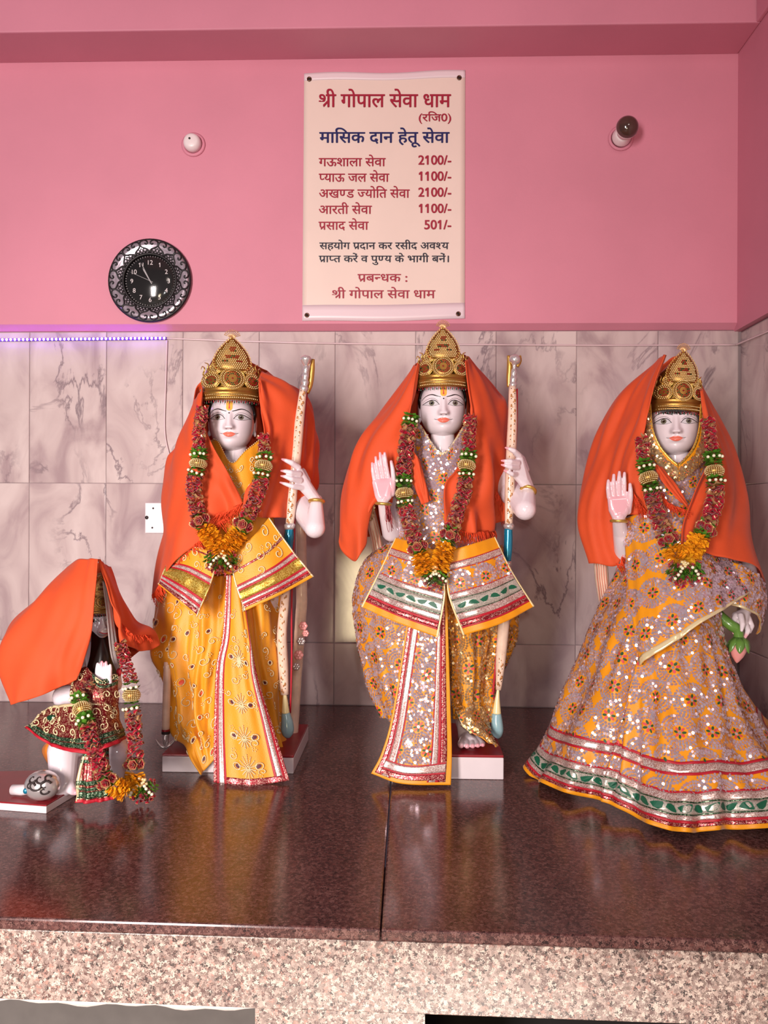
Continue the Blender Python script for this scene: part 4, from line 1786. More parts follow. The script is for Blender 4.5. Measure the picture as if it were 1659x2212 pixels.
st = thing('marble_statue', W(500, 1640, -.55) * [1, 1, 0], 'white marble statue in yellow silk with silver scroll embroidery, holding a bow', 'statue', 'standing marble statues')
z1 = plinth(st, 350, 634, 1630, 1670, 0, -.40)
fr = Frame(W(501, 906, -.592), math.radians(6), 1.0)
hands, torso = MB(), MB()
limb(hands, [(684, 1080, -.63, 13), (680, 1140, -.66, 23), (655, 1095, -.58, 30)])
limb(hands, [(655, 1095, -.58, 30), (630, 1040, -.53, 30)])
blob(hands, [(684, 1082, -.635, 12), (668, 1062, -.645, 13), (652, 1050, -.655, 10), (646, 1018, -.655, 9)])
for ch in ([(644, 1010, -.66, 7.5), (630, 1000, -.675, 6.5), (618, 995, -.68, 4.6), (609, 992, -.68, 2.4)],
           [(646, 1024, -.665, 7.5), (628, 1021, -.685, 6.3), (617, 1018, -.688, 4.6), (607, 1017, -.685, 2.2)],
           [(648, 1038, -.665, 7.5), (630, 1035, -.685, 6.2), (618, 1030, -.688, 4.6), (607, 1028, -.685, 2.2)],
           [(652, 1053, -.66, 7), (632, 1051, -.68, 5.8), (618, 1046, -.684, 4.4), (605, 1042, -.68, 2.2)],
           [(664, 1040, -.63, 8), (655, 1018, -.605, 6.5), (645, 1008, -.595, 5)]):
    limb(hands, ch)
blob(torso, [(470, 1040, -.55, 34), (565, 1040, -.55, 34), (520, 1220, -.55, 55)])
limb(torso, [(510, 960, -.582, 24), (508, 1000, -.585, 26), (512, 1050, -.57, 40)])
limb(torso, [(480, 1240, -.55, 50), (470, 1600, -.54, 26)])
limb(torso, [(560, 1240, -.55, 50), (575, 1600, -.54, 26)])
statue_body('body', st, fr, hands, torso, [((609, 993, -.68), .012, .9), ((607, 1017, -.685), .012, .9), ((607, 1028, -.685), .012, .9), ((605, 1042, -.68), .013, .9)])
face(fr, st, gaze=-.5)


def hairdo(fr, st):
    V = ICO3[0] * [59, 66, 62] + [0, 14, 12]
    keep = ~((V[:, 1] < -22) & (V[:, 2] < 34))
    ok = [f for f in ICO3[1] if all(keep[i] for i in f)]
    put('hair', fr.w(V), ok, M['hair'], st, solid=.002)


hairdo(fr, st)


def bangle(st, c, r, d, w=.0042):
    d = np.array(d, float) / np.linalg.norm(d)
    a = np.cross(d, (0, 1, .2))
    a /= np.linalg.norm(a)
    b = np.cross(d, a)
    t = np.linspace(0, 2 * PI, 33)
    put('bangle', *tube(c + r * (np.cos(t)[:, None] * a + np.sin(t)[:, None] * b), w, 8, False), M['gold'], st)


bangle(st, W(684, 1083, -.642), .0165, W(684, 1060, -.64) - W(682, 1100, -.65), .004)
tu, _ = shell('tunic', [[(440, 965, -.58), (430, 1100, -.61), (415, 1240, -.6)], [(468, 950, -.63), (470, 1100, -.67), (460, 1240, -.65)],
                        [(499, 1000, -.655), (505, 1100, -.685), (505, 1240, -.665)], [(532, 972, -.645), (545, 1100, -.675), (550, 1240, -.65)],
                        [(566, 945, -.61), (590, 1100, -.62), (600, 1240, -.6)]], 40, 40, M['yellow'], st, .002, 4, 3)
scrolls(_, tu, 14, 4, (.006, .010), (.45, .9), (.05, .35), patches=False)
path_mb = MB()
path_beads(path_mb, _, .5, .0, .98, .0, .006, .0016)
path_beads(path_mb, _, .22, .0, .5, .0, .006, .0016)
path_mb.put('neckline_beads', M['thread'], tu, kind='stuff')
# dhoti: two draped legs and the pleated front fall
lg, sL = shell('dhoti_leg', [[(420, 1255, -.45), (390, 1400, -.42), (400, 1500, -.44), (430, 1590, -.5)],
                             [(350, 1255, -.50), (335, 1340, -.50), (327, 1410, -.52), (350, 1450, -.53), (368, 1510, -.55), (373, 1570, -.58), (402, 1600, -.65), (412, 1635, -.695), (432, 1668, -.70)],
                             [(390, 1250, -.60), (375, 1340, -.615), (362, 1410, -.63), (378, 1450, -.63), (392, 1510, -.63), (390, 1570, -.65), (415, 1600, -.685), (425, 1630, -.70), (440, 1665, -.705)],
                             [(440, 1245, -.64), (430, 1340, -.66), (425, 1410, -.67), (420, 1450, -.67), (425, 1510, -.66), (430, 1570, -.675), (440, 1600, -.69), (446, 1630, -.70), (450, 1655, -.705)],
                             [(500, 1240, -.65), (490, 1340, -.66), (480, 1410, -.66), (475, 1450, -.66), (470, 1510, -.66), (468, 1570, -.67), (466, 1600, -.685), (465, 1625, -.695), (463, 1640, -.70)]],
               90, 110, M['yellow'], st, .0075, 5, 11, grow=.7, tip=.72)
scrolls(sL, lg, 120, 5, (.007, .015), (.12, .98), (.02, .95))
lg2, sR = shell('dhoti_leg', [[(510, 1240, -.65), (530, 1340, -.66), (540, 1410, -.66), (550, 1470, -.65), (560, 1530, -.64), (575, 1580, -.64), (590, 1622, -.63)],
                              [(570, 1240, -.62), (580, 1340, -.62), (585, 1410, -.62), (590, 1470, -.62), (595, 1530, -.60), (600, 1580, -.60), (608, 1618, -.60)],
                              [(608, 1255, -.52), (606, 1340, -.52), (608, 1410, -.52), (612, 1460, -.52), (603, 1520, -.52), (607, 1580, -.53), (615, 1610, -.54)],
                              [(570, 1255, -.45), (565, 1400, -.43), (570, 1500, -.44), (575, 1590, -.46)]], 60, 90, M['yellow'], st, .007, 5, 23, grow=.7)
scrolls(sR, lg2, 50, 8, (.006, .012), (.1, .8), (.05, .95))
fp, sF = shell('front_pleat', [[(490, 1240, -.69), (482, 1370, -.705), (468, 1440, -.71), (463, 1560, -.72), (462, 1691, -.755)],
                               [(510, 1250, -.70), (522, 1370, -.715), (515, 1440, -.72), (530, 1560, -.735), (545, 1697, -.765)],
                               [(528, 1300, -.69), (542, 1390, -.705), (558, 1470, -.71), (590, 1570, -.72), (626, 1686, -.75)]], 60, 110, M['yellow'], st, .002, 3, 5)
for a, b, m in ((.0, .045, 'zari_red'), (.045, .075, 'redcloth'), (.075, .15, 'zari'), (.15, .18, 'redcloth'), (.82, .85, 'redcloth'), (.85, .92, 'zari'), (.92, .955, 'redcloth'), (.955, 1, 'zari_red')):
    band('border', sF, a, b, .0, 1, M[m], fp, nu=5, nv=110)
band('border', sF, 0, 1, .968, 1, M['zari_red'], fp)
for v, s in ((.40, .017), (.62, .02), (.78, .022), (.92, .023)):
    sprig(sF, fp, .5, v, s)
scrolls(sF, fp, 16, 9, (.007, .011), (.24, .76), (.1, .97), patches=False)
# waist cloth: two stiff brocade flaps
for strips, rowsV, sd in (([[(372, 1190, -.64), (357, 1230, -.665), (343, 1263, -.68)], [(420, 1180, -.70), (402, 1240, -.715), (385, 1298, -.735)], [(474, 1200, -.72), (456, 1262, -.735), (426, 1333, -.75)]],
                           ((.06, .085, 'zari_red'), (.36, .39, 'redcloth'), (.39, .45, 'zari'), (.45, .48, 'redcloth'), (.48, .72, 'zari_gold'), (.72, .76, 'redcloth'), (.76, .82, 'zari'), (.82, .86, 'redcloth'), (.86, .9, 'zari'), (.9, .97, 'zari_red')), 31),
                          ([[(498, 1196, -.725), (505, 1250, -.74), (528, 1320, -.755)], [(545, 1160, -.72), (580, 1215, -.725), (605, 1285, -.735)], [(581, 1118, -.69), (628, 1185, -.69), (677, 1246, -.69)]],
                           ((.31, .345, 'zari_red'), (.56, .59, 'redcloth'), (.59, .64, 'zari'), (.64, .67, 'redcloth'), (.67, .82, 'zari_gold'), (.82, .85, 'redcloth'), (.85, .89, 'zari'), (.89, .92, 'redcloth'), (.92, .955, 'zari_red')), 32)):
    fl, sfl = shell('waist_flap', strips, 50, 40, M['yellow'], st, .0018, 2, sd)
    for a, b, m in rowsV:
        band('border', sfl, .0, 1, a, b, M[m], fl, nv=4)
    for a, b in ((0, .02), (.98, 1)):
        band('edging', sfl, a, b, 0, 1, M['thread'], fl, nu=4, nv=40)
    scrolls(sfl, fl, 9, sd, (.008, .013), (.1, .9), (.06, .52 if sd == 32 else .34), patches=False)
# carved support behind
mb = MB()
limb(mb, [(650, 1120, -.52, 12), (652, 1300, -.50, 13), (640, 1470, -.48, 12), (632, 1600, -.48, 12)])
V, F = remesh(mb, .004)
sp = put('carved_support', V, F, M['bowcream'], st)
for i, (a, b, r) in enumerate(((655, 1352, 9), (650, 1385, 9), (645, 1415, 10), (640, 1440, 8), (660, 1368, 7))):
    c = W(a, b, -.525)
    mb = MB()
    for q in range(6):
        t = q * PI / 3
        mb.add(*ball(c + np.array([math.cos(t), -.2, math.sin(t)]) * r * .0007, (r * .0006, r * .0004, r * .0006), ICO2))
    mb.add(*ball(c + [0, -.004, 0], r * .0005, ICO2))
    put('carved_flower', np.vstack(mb.V), mb.F, M['lotuspink'] if i % 2 == 0 else M['silver'], sp)

cape1 = [[(437, 835, -.655), (440, 900, -.67), (462, 965, -.695), (495, 1025, -.71), (520, 1075, -.72), (527, 1096, -.72)],
         [(432, 845, -.64), (428, 910, -.66), (440, 980, -.695), (462, 1040, -.715), (480, 1095, -.72), (478, 1130, -.715)],
         [(425, 862, -.61), (405, 925, -.63), (408, 990, -.67), (415, 1060, -.695), (420, 1120, -.70), (415, 1185, -.70)],
         [(420, 875, -.58), (388, 955, -.58), (375, 1010, -.61), (368, 1080, -.64), (362, 1160, -.65), (355, 1245, -.66)],
         [(418, 878, -.54), (384, 962, -.53), (362, 990, -.53), (352, 1060, -.53), (344, 1150, -.53), (328, 1290, -.56)],
         [(430, 830, -.47), (420, 930, -.44), (410, 1000, -.43), (400, 1080, -.43), (390, 1170, -.43), (380, 1270, -.43)],
         [(505, 775, -.46), (510, 930, -.42), (510, 1010, -.41), (515, 1080, -.41), (520, 1120, -.41), (520, 1160, -.41)],
         [(575, 800, -.47), (650, 870, -.45), (660, 950, -.44), (665, 1000, -.44), (665, 1030, -.45), (660, 1060, -.45)],
         [(565, 803, -.54), (655, 850, -.52), (682, 930, -.52), (686, 990, -.53), (690, 1030, -.54), (690, 1048, -.54)],
         [(562, 808, -.58), (622, 840, -.58), (655, 900, -.58), (660, 960, -.585), (655, 1030, -.59), (640, 1112, -.60)],
         [(561, 815, -.61), (590, 850, -.62), (612, 910, -.63), (618, 980, -.65), (613, 1050, -.66), (603, 1118, -.67)],
         [(560, 822, -.635), (572, 870, -.65), (585, 930, -.67), (585, 1000, -.69), (575, 1060, -.70), (560, 1117, -.705)],
         [(559, 828, -.64), (565, 880, -.65), (572, 940, -.675), (558, 1020, -.705), (530, 1060, -.72), (523, 1095, -.72)]]


def shawl(label, strips, fringes, seed, amp=.006, extra=None):
    G = loft(strips, 150, 80)
    sh = thing('orange_shawl', G.reshape(-1, 3).mean(0), label, 'shawl', 'orange shawls over the statues')
    G = folds(G, amp, 7, seed, grow=.25)
    cloth('shawl_cloth', G, M['orange'], sh, solid=.0022)
    for ex in (extra or []):
        g2 = folds(loft(ex, 24, 40), .002, 3, seed + 1)
        cloth('folded_corner', g2, M['orange'], sh, solid=.0022)
    for path, drop, n in fringes:
        strands(pts(path), n, drop, .004, .0011, M['orange_edge'], sh, seed=seed)
    return sh


shawl('orange shawl with fringed hem, draped over the statue in yellow silk', cape1,
      [([(330, 1285, -.565), (345, 1262, -.64), (385, 1212, -.69), (432, 1165, -.705)], (.012, -.004, -.022), 130),
       ([(418, 1180, -.705), (470, 1130, -.72), (527, 1092, -.725)], (.010, -.003, -.022), 100),
       ([(470, 1110, -.722), (500, 1100, -.724), (524, 1085, -.726)], (-.012, -.003, -.020), 60)], 2, .008)
crown('gold_crown', 'gold crown with cream beads, widest of three, above the face tilted leftwards', W(499, 870, -.592), 1.15, 1.065, math.radians(15))
garland('red ribbon garland around the neck of the statue in yellow silk', W(478, 1200, -.74),
        [([(438, 878, -.70), (430, 930, -.715), (429, 1000, -.735), (419, 1040, -.735), (423, 1090, -.735), (436, 1130, -.735), (458, 1165, -.74), (476, 1196, -.745)],
          [('r', 884, 975), ('g', 978, 994), ('b', 996, 1016), ('g', 1018, 1030), ('r', 1033, 1108), ('s', 1112, 1138), ('m', 1142, 1192)]),
         ([(569, 940, -.70), (572, 985, -.72), (565, 1030, -.73), (552, 1080, -.735), (533, 1120, -.735), (512, 1158, -.74), (482, 1193, -.745)],
          [('r', 944, 984), ('g', 986, 998), ('b', 1000, 1022), ('g', 1025, 1038), ('r', 1042, 1120), ('s', 1124, 1148), ('m', 1152, 1190)])],
        (478, 1198, -.75, 28))
B1 = bow('cream painted bow with blue grip beside the statue in yellow silk', W(615, 1600, -.60),
         [('limb', 'bowcream', [(655, 842, -.60, 8), (648, 900, -.61, 10), (640, 980, -.625, 11.5), (632, 1060, -.63, 11), (626, 1132, -.63, 9)]),
          ('ring', 'silver', [(626, 1130, -.63, 9), (626, 1134, -.63, 12), (625, 1140, -.63, 12), (625, 1144, -.63, 9)]),
          ('grip', 'blue', [(625, 1142, -.63, 9), (624, 1160, -.63, 11), (622, 1185, -.63, 10), (621, 1215, -.63, 10)]),
          ('ring', 'silver', [(621, 1214, -.63, 9), (621, 1218, -.63, 12), (620, 1224, -.63, 12), (620, 1228, -.63, 9)]),
          ('limb', 'bowcream', [(620, 1226, -.63, 10), (615, 1300, -.62, 10), (609, 1370, -.61, 11), (612, 1440, -.60, 11), (615, 1500, -.60, 9)]),
          ('tip_cone', 'palecone', [(615, 1492, -.60, 3), (616, 1515, -.60, 6), (617, 1540, -.60, 9)]),
          ('tip_bulb', 'paleblue', [(617, 1540, -.60, 9), (620, 1560, -.60, 13), (621, 1578, -.60, 14), (620, 1590, -.60, 9), (619, 1594, -.60, 3)]),
          ('finial', 'silver', [(655, 846, -.60, 8), (657, 838, -.60, 10), (658, 834, -.60, 7), (659, 826, -.60, 8.5), (659, 820, -.60, 6.5), (660, 812, -.60, 8), (660, 806, -.60, 6), (661, 798, -.60, 7), (661, 790, -.60, 5)]),
          ('finial_knob', 'silver', [(661, 792, -.60, 4), (661, 784, -.60, 9), (661, 776, -.60, 12), (661, 770, -.60, 9), (661, 767, -.60, 2)]),
          ('gold_back', 'gold', [(676, 776, -.585, 4), (674, 800, -.585, 6), (670, 830, -.585, 6), (664, 850, -.585, 4)]),
          ('string', 'redcloth', [(663, 850, -.59, 2), (655, 930, -.60, 2), (640, 1060, -.61, 2), (636, 1130, -.61, 2), (630, 1300, -.60, 2), (630, 1420, -.59, 2), (627, 1540, -.59, 2)])])
bow_motifs(B1, [(655, 850, -.60), (648, 900, -.61), (640, 980, -.625), (632, 1060, -.63), (626, 1125, -.63)], 26, .0115)
bow_motifs(B1, [(618, 1260, -.625), (609, 1370, -.61), (612, 1440, -.60), (614, 1490, -.60)], 18, .0115)
ar = thing('arrow', W(357, 1617, -.62), 'white shafted arrow with silver barbed head standing on a plinth corner', 'arrow')
for nm, mk, ch in (('shaft', 'bowcream', [(362, 1430, -.60, 8), (360, 1500, -.61, 8.5), (358, 1578, -.62, 8.5)]), ('band', 'redpaint', [(358, 1575, -.62, 9), (358, 1579, -.62, 9)]),
                   ('band', 'hole', [(358, 1580, -.62, 9.2), (358, 1585, -.62, 9.2)]), ('head', 'silver', [(358, 1585, -.62, 7.5), (357, 1602, -.62, 7), (357, 1617, -.62, 2)]),
                   ('barb', 'silver', [(356, 1615, -.622, 4), (346, 1610, -.622, 4), (336, 1597, -.622, 1)]), ('barb', 'silver', [(358, 1615, -.622, 4), (368, 1608, -.622, 4), (380, 1596, -.622, 1)])):
    P = pts([(a, b, y) for a, b, y, r in ch])
    R = [r * (y - CAM[1]) / FPX for a, b, y, r in ch]
    C = cr(np.c_[P, R], 14)
    put(nm, *tube(C[:, :3], C[:, 3], 14), M[mk], ar)

# ---------------------------------------------------------------- middle standing statue (sequined amber)
SQ = [M['sequin'], M['petal_red'], M['petal_green']]
st = thing('marble_statue', W(950, 1640, -.56) * [1, 1, 0], 'white marble statue in sequined amber robes with raised palm and a bow', 'statue', 'standing marble statues')
z2 = plinth(st, 838, 1088, 1630, 1683, 0, -.42)
fr = Frame(W(956, 876, -.60), 0, 1.0)
hands, torso = MB(), MB()
limb(hands, [(1142, 1056, -.62, 13), (1134, 1100, -.66, 24), (1105, 1060, -.57, 30), (1080, 1020, -.54, 32)])
blob(hands, [(1143, 1056, -.625, 12), (1130, 1035, -.64, 13), (1112, 1022, -.655, 9), (1122, 988, -.65, 8)])
for ch in ([(1120, 984, -.655, 7.5), (1110, 974, -.67, 6), (1101, 970, -.672, 4.4), (1092, 967, -.67, 2.2)],
           [(1118, 1000, -.66, 7.5), (1103, 997, -.68, 6), (1093, 996, -.682, 4.4), (1083, 995, -.68, 2.2)],
           [(1117, 1010, -.66, 7.2), (1103, 1009, -.68, 5.8), (1093, 1006, -.682, 4.4), (1083, 1004, -.68, 2.2)],
           [(1116, 1024, -.655, 7), (1106, 1024, -.675, 5.6), (1098, 1020, -.678, 4.3), (1089, 1016, -.675, 2.2)],
           [(1136, 1015, -.62, 8), (1128, 990, -.60, 6.5), (1118, 980, -.59, 5)]):
    limb(hands, ch)
# raised palm
Yh = -.70
blob(hands, [(811, 1042, Yh, 7.5), (842, 1040, Yh, 8), (818, 1070, Yh, 9), (838, 1072, Yh, 9), (826, 1084, Yh, 10)])
for ch in ([(809, 1036, Yh, 5.2), (805.5, 1018, Yh - .004, 4.5), (804, 1001, Yh - .004, 3.2)], [(818.5, 1032, Yh, 5.2), (814, 1008, Yh - .004, 4.7), (811.5, 988, Yh - .004, 3.3)],
           [(828.5, 1030, Yh, 5.3), (823.5, 1002, Yh - .005, 4.8), (821, 979, Yh - .004, 3.4)], [(838.5, 1031, Yh, 5.3), (833.5, 1003, Yh - .004, 4.8), (831, 979, Yh - .004, 3.4)],
           [(846, 1066, Yh + .004, 8), (850.5, 1038, Yh - .006, 6), (848, 1014, Yh - .010, 5), (845, 997, Yh - .010, 3.6)]):
    limb(hands, ch)
limb(hands, [(827, 1080, Yh, 12), (832, 1110, Yh + .03, 14), (845, 1150, Yh + .08, 20), (870, 1080, -.58, 30)])
limb(hands, [(1006, 1520, -.585, 17), (1002, 1570, -.60, 15), (1005, 1592, -.61, 15), (1018, 1602, -.645, 13)])
for a, b, r in ((996, 1610, 8), (1009, 1611.5, 7), (1021, 1611.5, 6.5), (1032, 1610.5, 6), (1043, 1609, 5.6)):
    limb(hands, [(1010 + (a - 1010) * .6, 1596, -.63, 9), (a, b - 3, -.667, r), (a, b, -.676, r * .85)])
blob(torso, [(905, 1030, -.55, 34), (1005, 1030, -.55, 34), (955, 1210, -.55, 55)])
limb(torso, [(956, 935, -.60, 26), (956, 975, -.60, 30), (956, 1040, -.57, 44)])
limb(torso, [(915, 1220, -.55, 50), (905, 1600, -.54, 26)])
limb(torso, [(995, 1220, -.55, 50), (1005, 1560, -.55, 22)])
pn = [((p[0], p[1], Yh - .01), .016, .7) for p in ((805, 1002), (812, 990), (820, 981), (829, 980), (843, 996))] + [((830, 1052, Yh - .012), .042, .8), ((825, 1015, Yh - .012), .036, .5)]
pn += [((a, b, -.678), .0085, .95) for a, b in ((996, 1611), (1009, 1612), (1021, 1612), (1032, 1611), (1043, 1610))]
pn += [((1092, 968, -.67), .012, .9), ((1083, 996, -.68), .012, .9), ((1083, 1004, -.68), .012, .9), ((1090, 1016, -.675), .012, .9)]
statue_body('body', st, fr, hands, torso, pn)
face(fr, st)
hairdo(fr, st)
bangle(st, W(1141, 1060, -.632), .0168, W(1146, 1045, -.62) - W(1136, 1085, -.65), .004)
bangle(st, W(828, 1089, Yh + .004), .0165, (0.1, .05, 1), .0035)
th = strands(pts([(832, 1092, Yh - .014), (836, 1093, Yh - .014), (842, 1092, Yh - .012)]), 26, (.006, 0, -.050), .0035, .0012, M['redpaint'], st, 'wrist_thread', 5)
tu, _ = shell('tunic', [[(874, 930, -.58), (858, 1080, -.62), (850, 1220, -.60)], [(905, 915, -.63), (905, 1080, -.67), (900, 1220, -.66)],
                        [(955, 978, -.665), (950, 1080, -.69), (955, 1220, -.68)], [(1004, 918, -.63), (1000, 1080, -.67), (1010, 1220, -.66)],
                        [(1030, 930, -.58), (1060, 1080, -.62), (1075, 1220, -.60)]], 50, 60, M['amber'], st, .0015, 4, 3)
medallions(_, tu, SQ, .062, .031, seed=3)
band('edging', _, .22, .5, 0, .025, M['thread'], tu)
band('edging', _, .5, .78, 0, .025, M['thread'], tu)
lg, sL = shell('dhoti_leg', [[(850, 1180, -.45), (800, 1290, -.43), (800, 1400, -.43), (825, 1500, -.45), (850, 1560, -.48)],
                             [(838, 1172, -.54), (785, 1215, -.53), (763, 1290, -.53), (768, 1370, -.54), (783, 1430, -.55), (800, 1490, -.56), (828, 1545, -.58)],
                             [(860, 1170, -.61), (815, 1225, -.62), (800, 1300, -.64), (805, 1380, -.65), (818, 1440, -.65), (830, 1500, -.65), (845, 1560, -.65)],
                             [(895, 1175, -.65), (870, 1240, -.67), (865, 1310, -.68), (868, 1390, -.68), (872, 1450, -.68), (875, 1510, -.68), (880, 1575, -.68)],
                             [(940, 1180, -.66), (935, 1260, -.675), (935, 1330, -.68), (935, 1400, -.68), (935, 1460, -.68), (935, 1520, -.68), (938, 1580, -.67)]],
               90, 110, M['amber'], st, .004, 5, 41)
medallions(sL, lg, SQ, seed=5, urange=(.12, 1))
lg2, sR = shell('dhoti_leg', [[(945, 1180, -.66), (955, 1290, -.67), (965, 1370, -.675), (970, 1440, -.67), (975, 1500, -.66), (980, 1545, -.65)],
                              [(1000, 1180, -.65), (1005, 1290, -.665), (1010, 1370, -.67), (1010, 1440, -.67), (1005, 1500, -.67), (1010, 1560, -.665)],
                              [(1050, 1180, -.61), (1065, 1290, -.61), (1068, 1370, -.61), (1060, 1440, -.61), (1050, 1500, -.62), (1050, 1560, -.63)],
                              [(1075, 1180, -.54), (1110, 1290, -.52), (1112, 1370, -.52), (1085, 1440, -.52), (1060, 1500, -.53), (1056, 1560, -.55)],
                              [(1040, 1180, -.45), (1060, 1290, -.43), (1060, 1400, -.43), (1040, 1480, -.44), (1030, 1560, -.46)]], 90, 110, M['amber'], st, .008, 6, 43, grow=.6)
medallions(sR, lg2, [M['sequin_gold'], SQ[1], SQ[2]], seed=6, urange=(0, .85))
tl, sT = shell('hem_tail', [[(1054, 1525, -.62), (1057, 1560, -.64), (1062, 1585, -.66), (1074, 1612, -.685)], [(1010, 1530, -.67), (1022, 1560, -.685), (1042, 1582, -.69), (1068, 1610, -.70)],
                            [(984, 1536, -.675), (1000, 1568, -.69), (1020, 1584, -.695), (1042, 1592, -.70)]], 24, 24, M['amber'], st, .002, 2, 4)
medallions(sT, tl, [M['sequin_gold'], SQ[1], SQ[2]], .05, .03, seed=8)
band('edging', sT, .97, 1, 0, 1, M['thread'], tl, nu=3, nv=30)
fp, sF = shell('front_pleat', [[(880, 1340, -.71), (848, 1540, -.725), (825, 1625, -.735), (802, 1671, -.745)], [(925, 1330, -.72), (905, 1540, -.74), (890, 1640, -.755), (868, 1693, -.765)],
                               [(965, 1270, -.72), (972, 1500, -.735), (976, 1620, -.75), (974, 1696, -.765)]], 70, 110, M['amber'], st, .0012, 2, 5)
for a, b, m in ((.035, .10, 'zari_red'), (.10, .125, 'redcloth'), (.125, .225, 'zari'), (.225, .245, 'redcloth'), (.70, .72, 'redcloth'), (.72, .80, 'zari'), (.80, .84, 'redcloth'), (.84, .93, 'zari_red')):
    band('border', sF, a, b, .02, .985, M[m], fp, nu=5, nv=110)
for a, b, m in ((.885, .892, 'redcloth'), (.892, .935, 'zari'), (.935, .945, 'redcloth'), (.945, .975, 'zari_red')):
    band('border', sF, .09, .92, a, b, M[m], fp, off=.0022)
medallions(sF, fp, SQ, .066, .033, urange=(.25, .70), vrange=(.05, .88), seed=12)
for strips, sd in (([[(856, 1162, -.67), (820, 1235, -.69), (781, 1311, -.71)], [(890, 1170, -.72), (872, 1265, -.73), (860, 1346, -.745)], [(942, 1190, -.725), (962, 1273, -.745), (946, 1377, -.755)]], 51),
                   ([[(972, 1190, -.725), (966, 1275, -.745), (1000, 1373, -.755)], [(1020, 1175, -.72), (1050, 1260, -.73), (1085, 1346, -.74)], [(1068, 1160, -.68), (1105, 1235, -.685), (1153, 1310, -.69)]], 52)):
    fl, sfl = shell('waist_flap', strips, 60, 50, M['amber'], st, .0015, 2, sd)
    for a, b, m in ((.15, .16, 'redcloth'), (.16, .235, 'zari'), (.235, .245, 'redcloth'), (.50, .51, 'redcloth'), (.51, .58, 'zari'), (.58, .59, 'greenband'), (.59, .735, 'zari_grey'), (.735, .745, 'greenband'), (.745, .82, 'zari'),
                    (.82, .85, 'redcloth'), (.85, .90, 'zari_red'), (.90, .92, 'redcloth')):
        band('border', sfl, .02, .98, a, b, M[m], fl, nv=4)
    leafband(sfl, fl, .06, .94, .662, .025, .012)
    for a, b in ((0, .022), (.978, 1)):
        band('edging', sfl, a, b, 0, 1, M['palecone'], fl, nu=4, nv=40)
    medallions(sfl, fl, SQ, .062, .029, urange=(.03, .97), vrange=(.25, .50), seed=sd)
# striped prop beside the hip
mb = MB()
limb(mb, [(798, 1105, -.56, 13), (812, 1160, -.55, 13), (826, 1240, -.54, 15)])
V, F = remesh(mb, .003)
sp = put('carved_sash', V, F, M['bowcream'], st)
for dx in (-8, -3, 3, 8):
    put('painted_stripe', *tube(pts([(798 + dx, 1100, -.572), (812 + dx, 1160, -.564), (826 + dx, 1240, -.555)]), .0012, 5), M['salmon'], sp)
bt, sB = shell('sleeve_end', [[(778, 1100, -.60), (772, 1132, -.60)], [(795, 1085, -.62), (792, 1128, -.62)], [(808, 1080, -.61), (806, 1118, -.61)]], 14, 14, M['amber'], st)
medallions(sB, bt, [M['sequin_gold'], SQ[1], SQ[2]], .04, .022, seed=4)

cape2 = [[(905, 785, -.65), (890, 870, -.66), (868, 960, -.68), (858, 1010, -.68), (853, 1050, -.67), (850, 1085, -.66)],
         [(902, 788, -.63), (880, 865, -.64), (850, 950, -.66), (830, 1020, -.655), (820, 1060, -.65), (812, 1088, -.64)],
         [(898, 790, -.60), (865, 860, -.61), (815, 940, -.625), (790, 1020, -.63), (785, 1080, -.64), (788, 1185, -.65)],
         [(896, 790, -.57), (855, 860, -.57), (785, 945, -.59), (757, 1030, -.61), (748, 1120, -.63), (764, 1212, -.64)],
         [(893, 793, -.53), (848, 858, -.52), (772, 960, -.54), (745, 1040, -.56), (727, 1110, -.58), (726, 1170, -.60)],
         [(915, 775, -.47), (870, 880, -.43), (830, 980, -.43), (810, 1060, -.44), (800, 1110, -.46), (790, 1160, -.48)],
         [(955, 760, -.46), (955, 880, -.42), (955, 980, -.41), (955, 1060, -.41), (955, 1100, -.41), (955, 1140, -.41)],
         [(1000, 768, -.47), (1060, 850, -.45), (1080, 930, -.44), (1085, 1000, -.44), (1085, 1050, -.44), (1085, 1100, -.45)],
         [(1010, 772, -.53), (1075, 848, -.51), (1097, 870, -.52), (1099, 950, -.53), (1096, 1040, -.54), (1088, 1115, -.55)],
         [(1012, 774, -.57), (1050, 830, -.58), (1075, 900, -.58), (1080, 970, -.59), (1078, 1060, -.60), (1070, 1142, -.61)],
         [(1010, 776, -.60), (1030, 830, -.615), (1045, 900, -.63), (1050, 980, -.65), (1045, 1070, -.67), (1035, 1150, -.68)],
         [(1008, 778, -.63), (1018, 850, -.645), (1028, 920, -.66), (1025, 1000, -.68), (1005, 1080, -.70), (1005, 1150, -.70)],
         [(1005, 782, -.64), (1012, 850, -.65), (1022, 920, -.66), (990, 1010, -.70), (962, 1050, -.712), (960, 1135, -.71)]]
shawl('orange shawl on the middle statue, its tip hanging past the raised palm', cape2,
      [([(966, 1135, -.712), (1005, 1148, -.705), (1040, 1148, -.69), (1068, 1142, -.62)], (.002, -.002, -.030), 150),
       ([(1072, 1060, -.615), (1086, 1085, -.57), (1090, 1112, -.555)], (-.004, -.004, -.034), 60)], 5, .009,
      [[[(888, 965, -.70), (893, 1040, -.71), (912, 1090, -.715)], [(900, 985, -.705), (912, 1040, -.718), (922, 1086, -.72)], [(908, 1000, -.69), (922, 1050, -.705), (931, 1080, -.71)]]])
crown('gold_crown', 'gold crown with pointed leaf plate, topmost, on the middle statue', W(955, 841, -.60), 1.0, .995, 0)
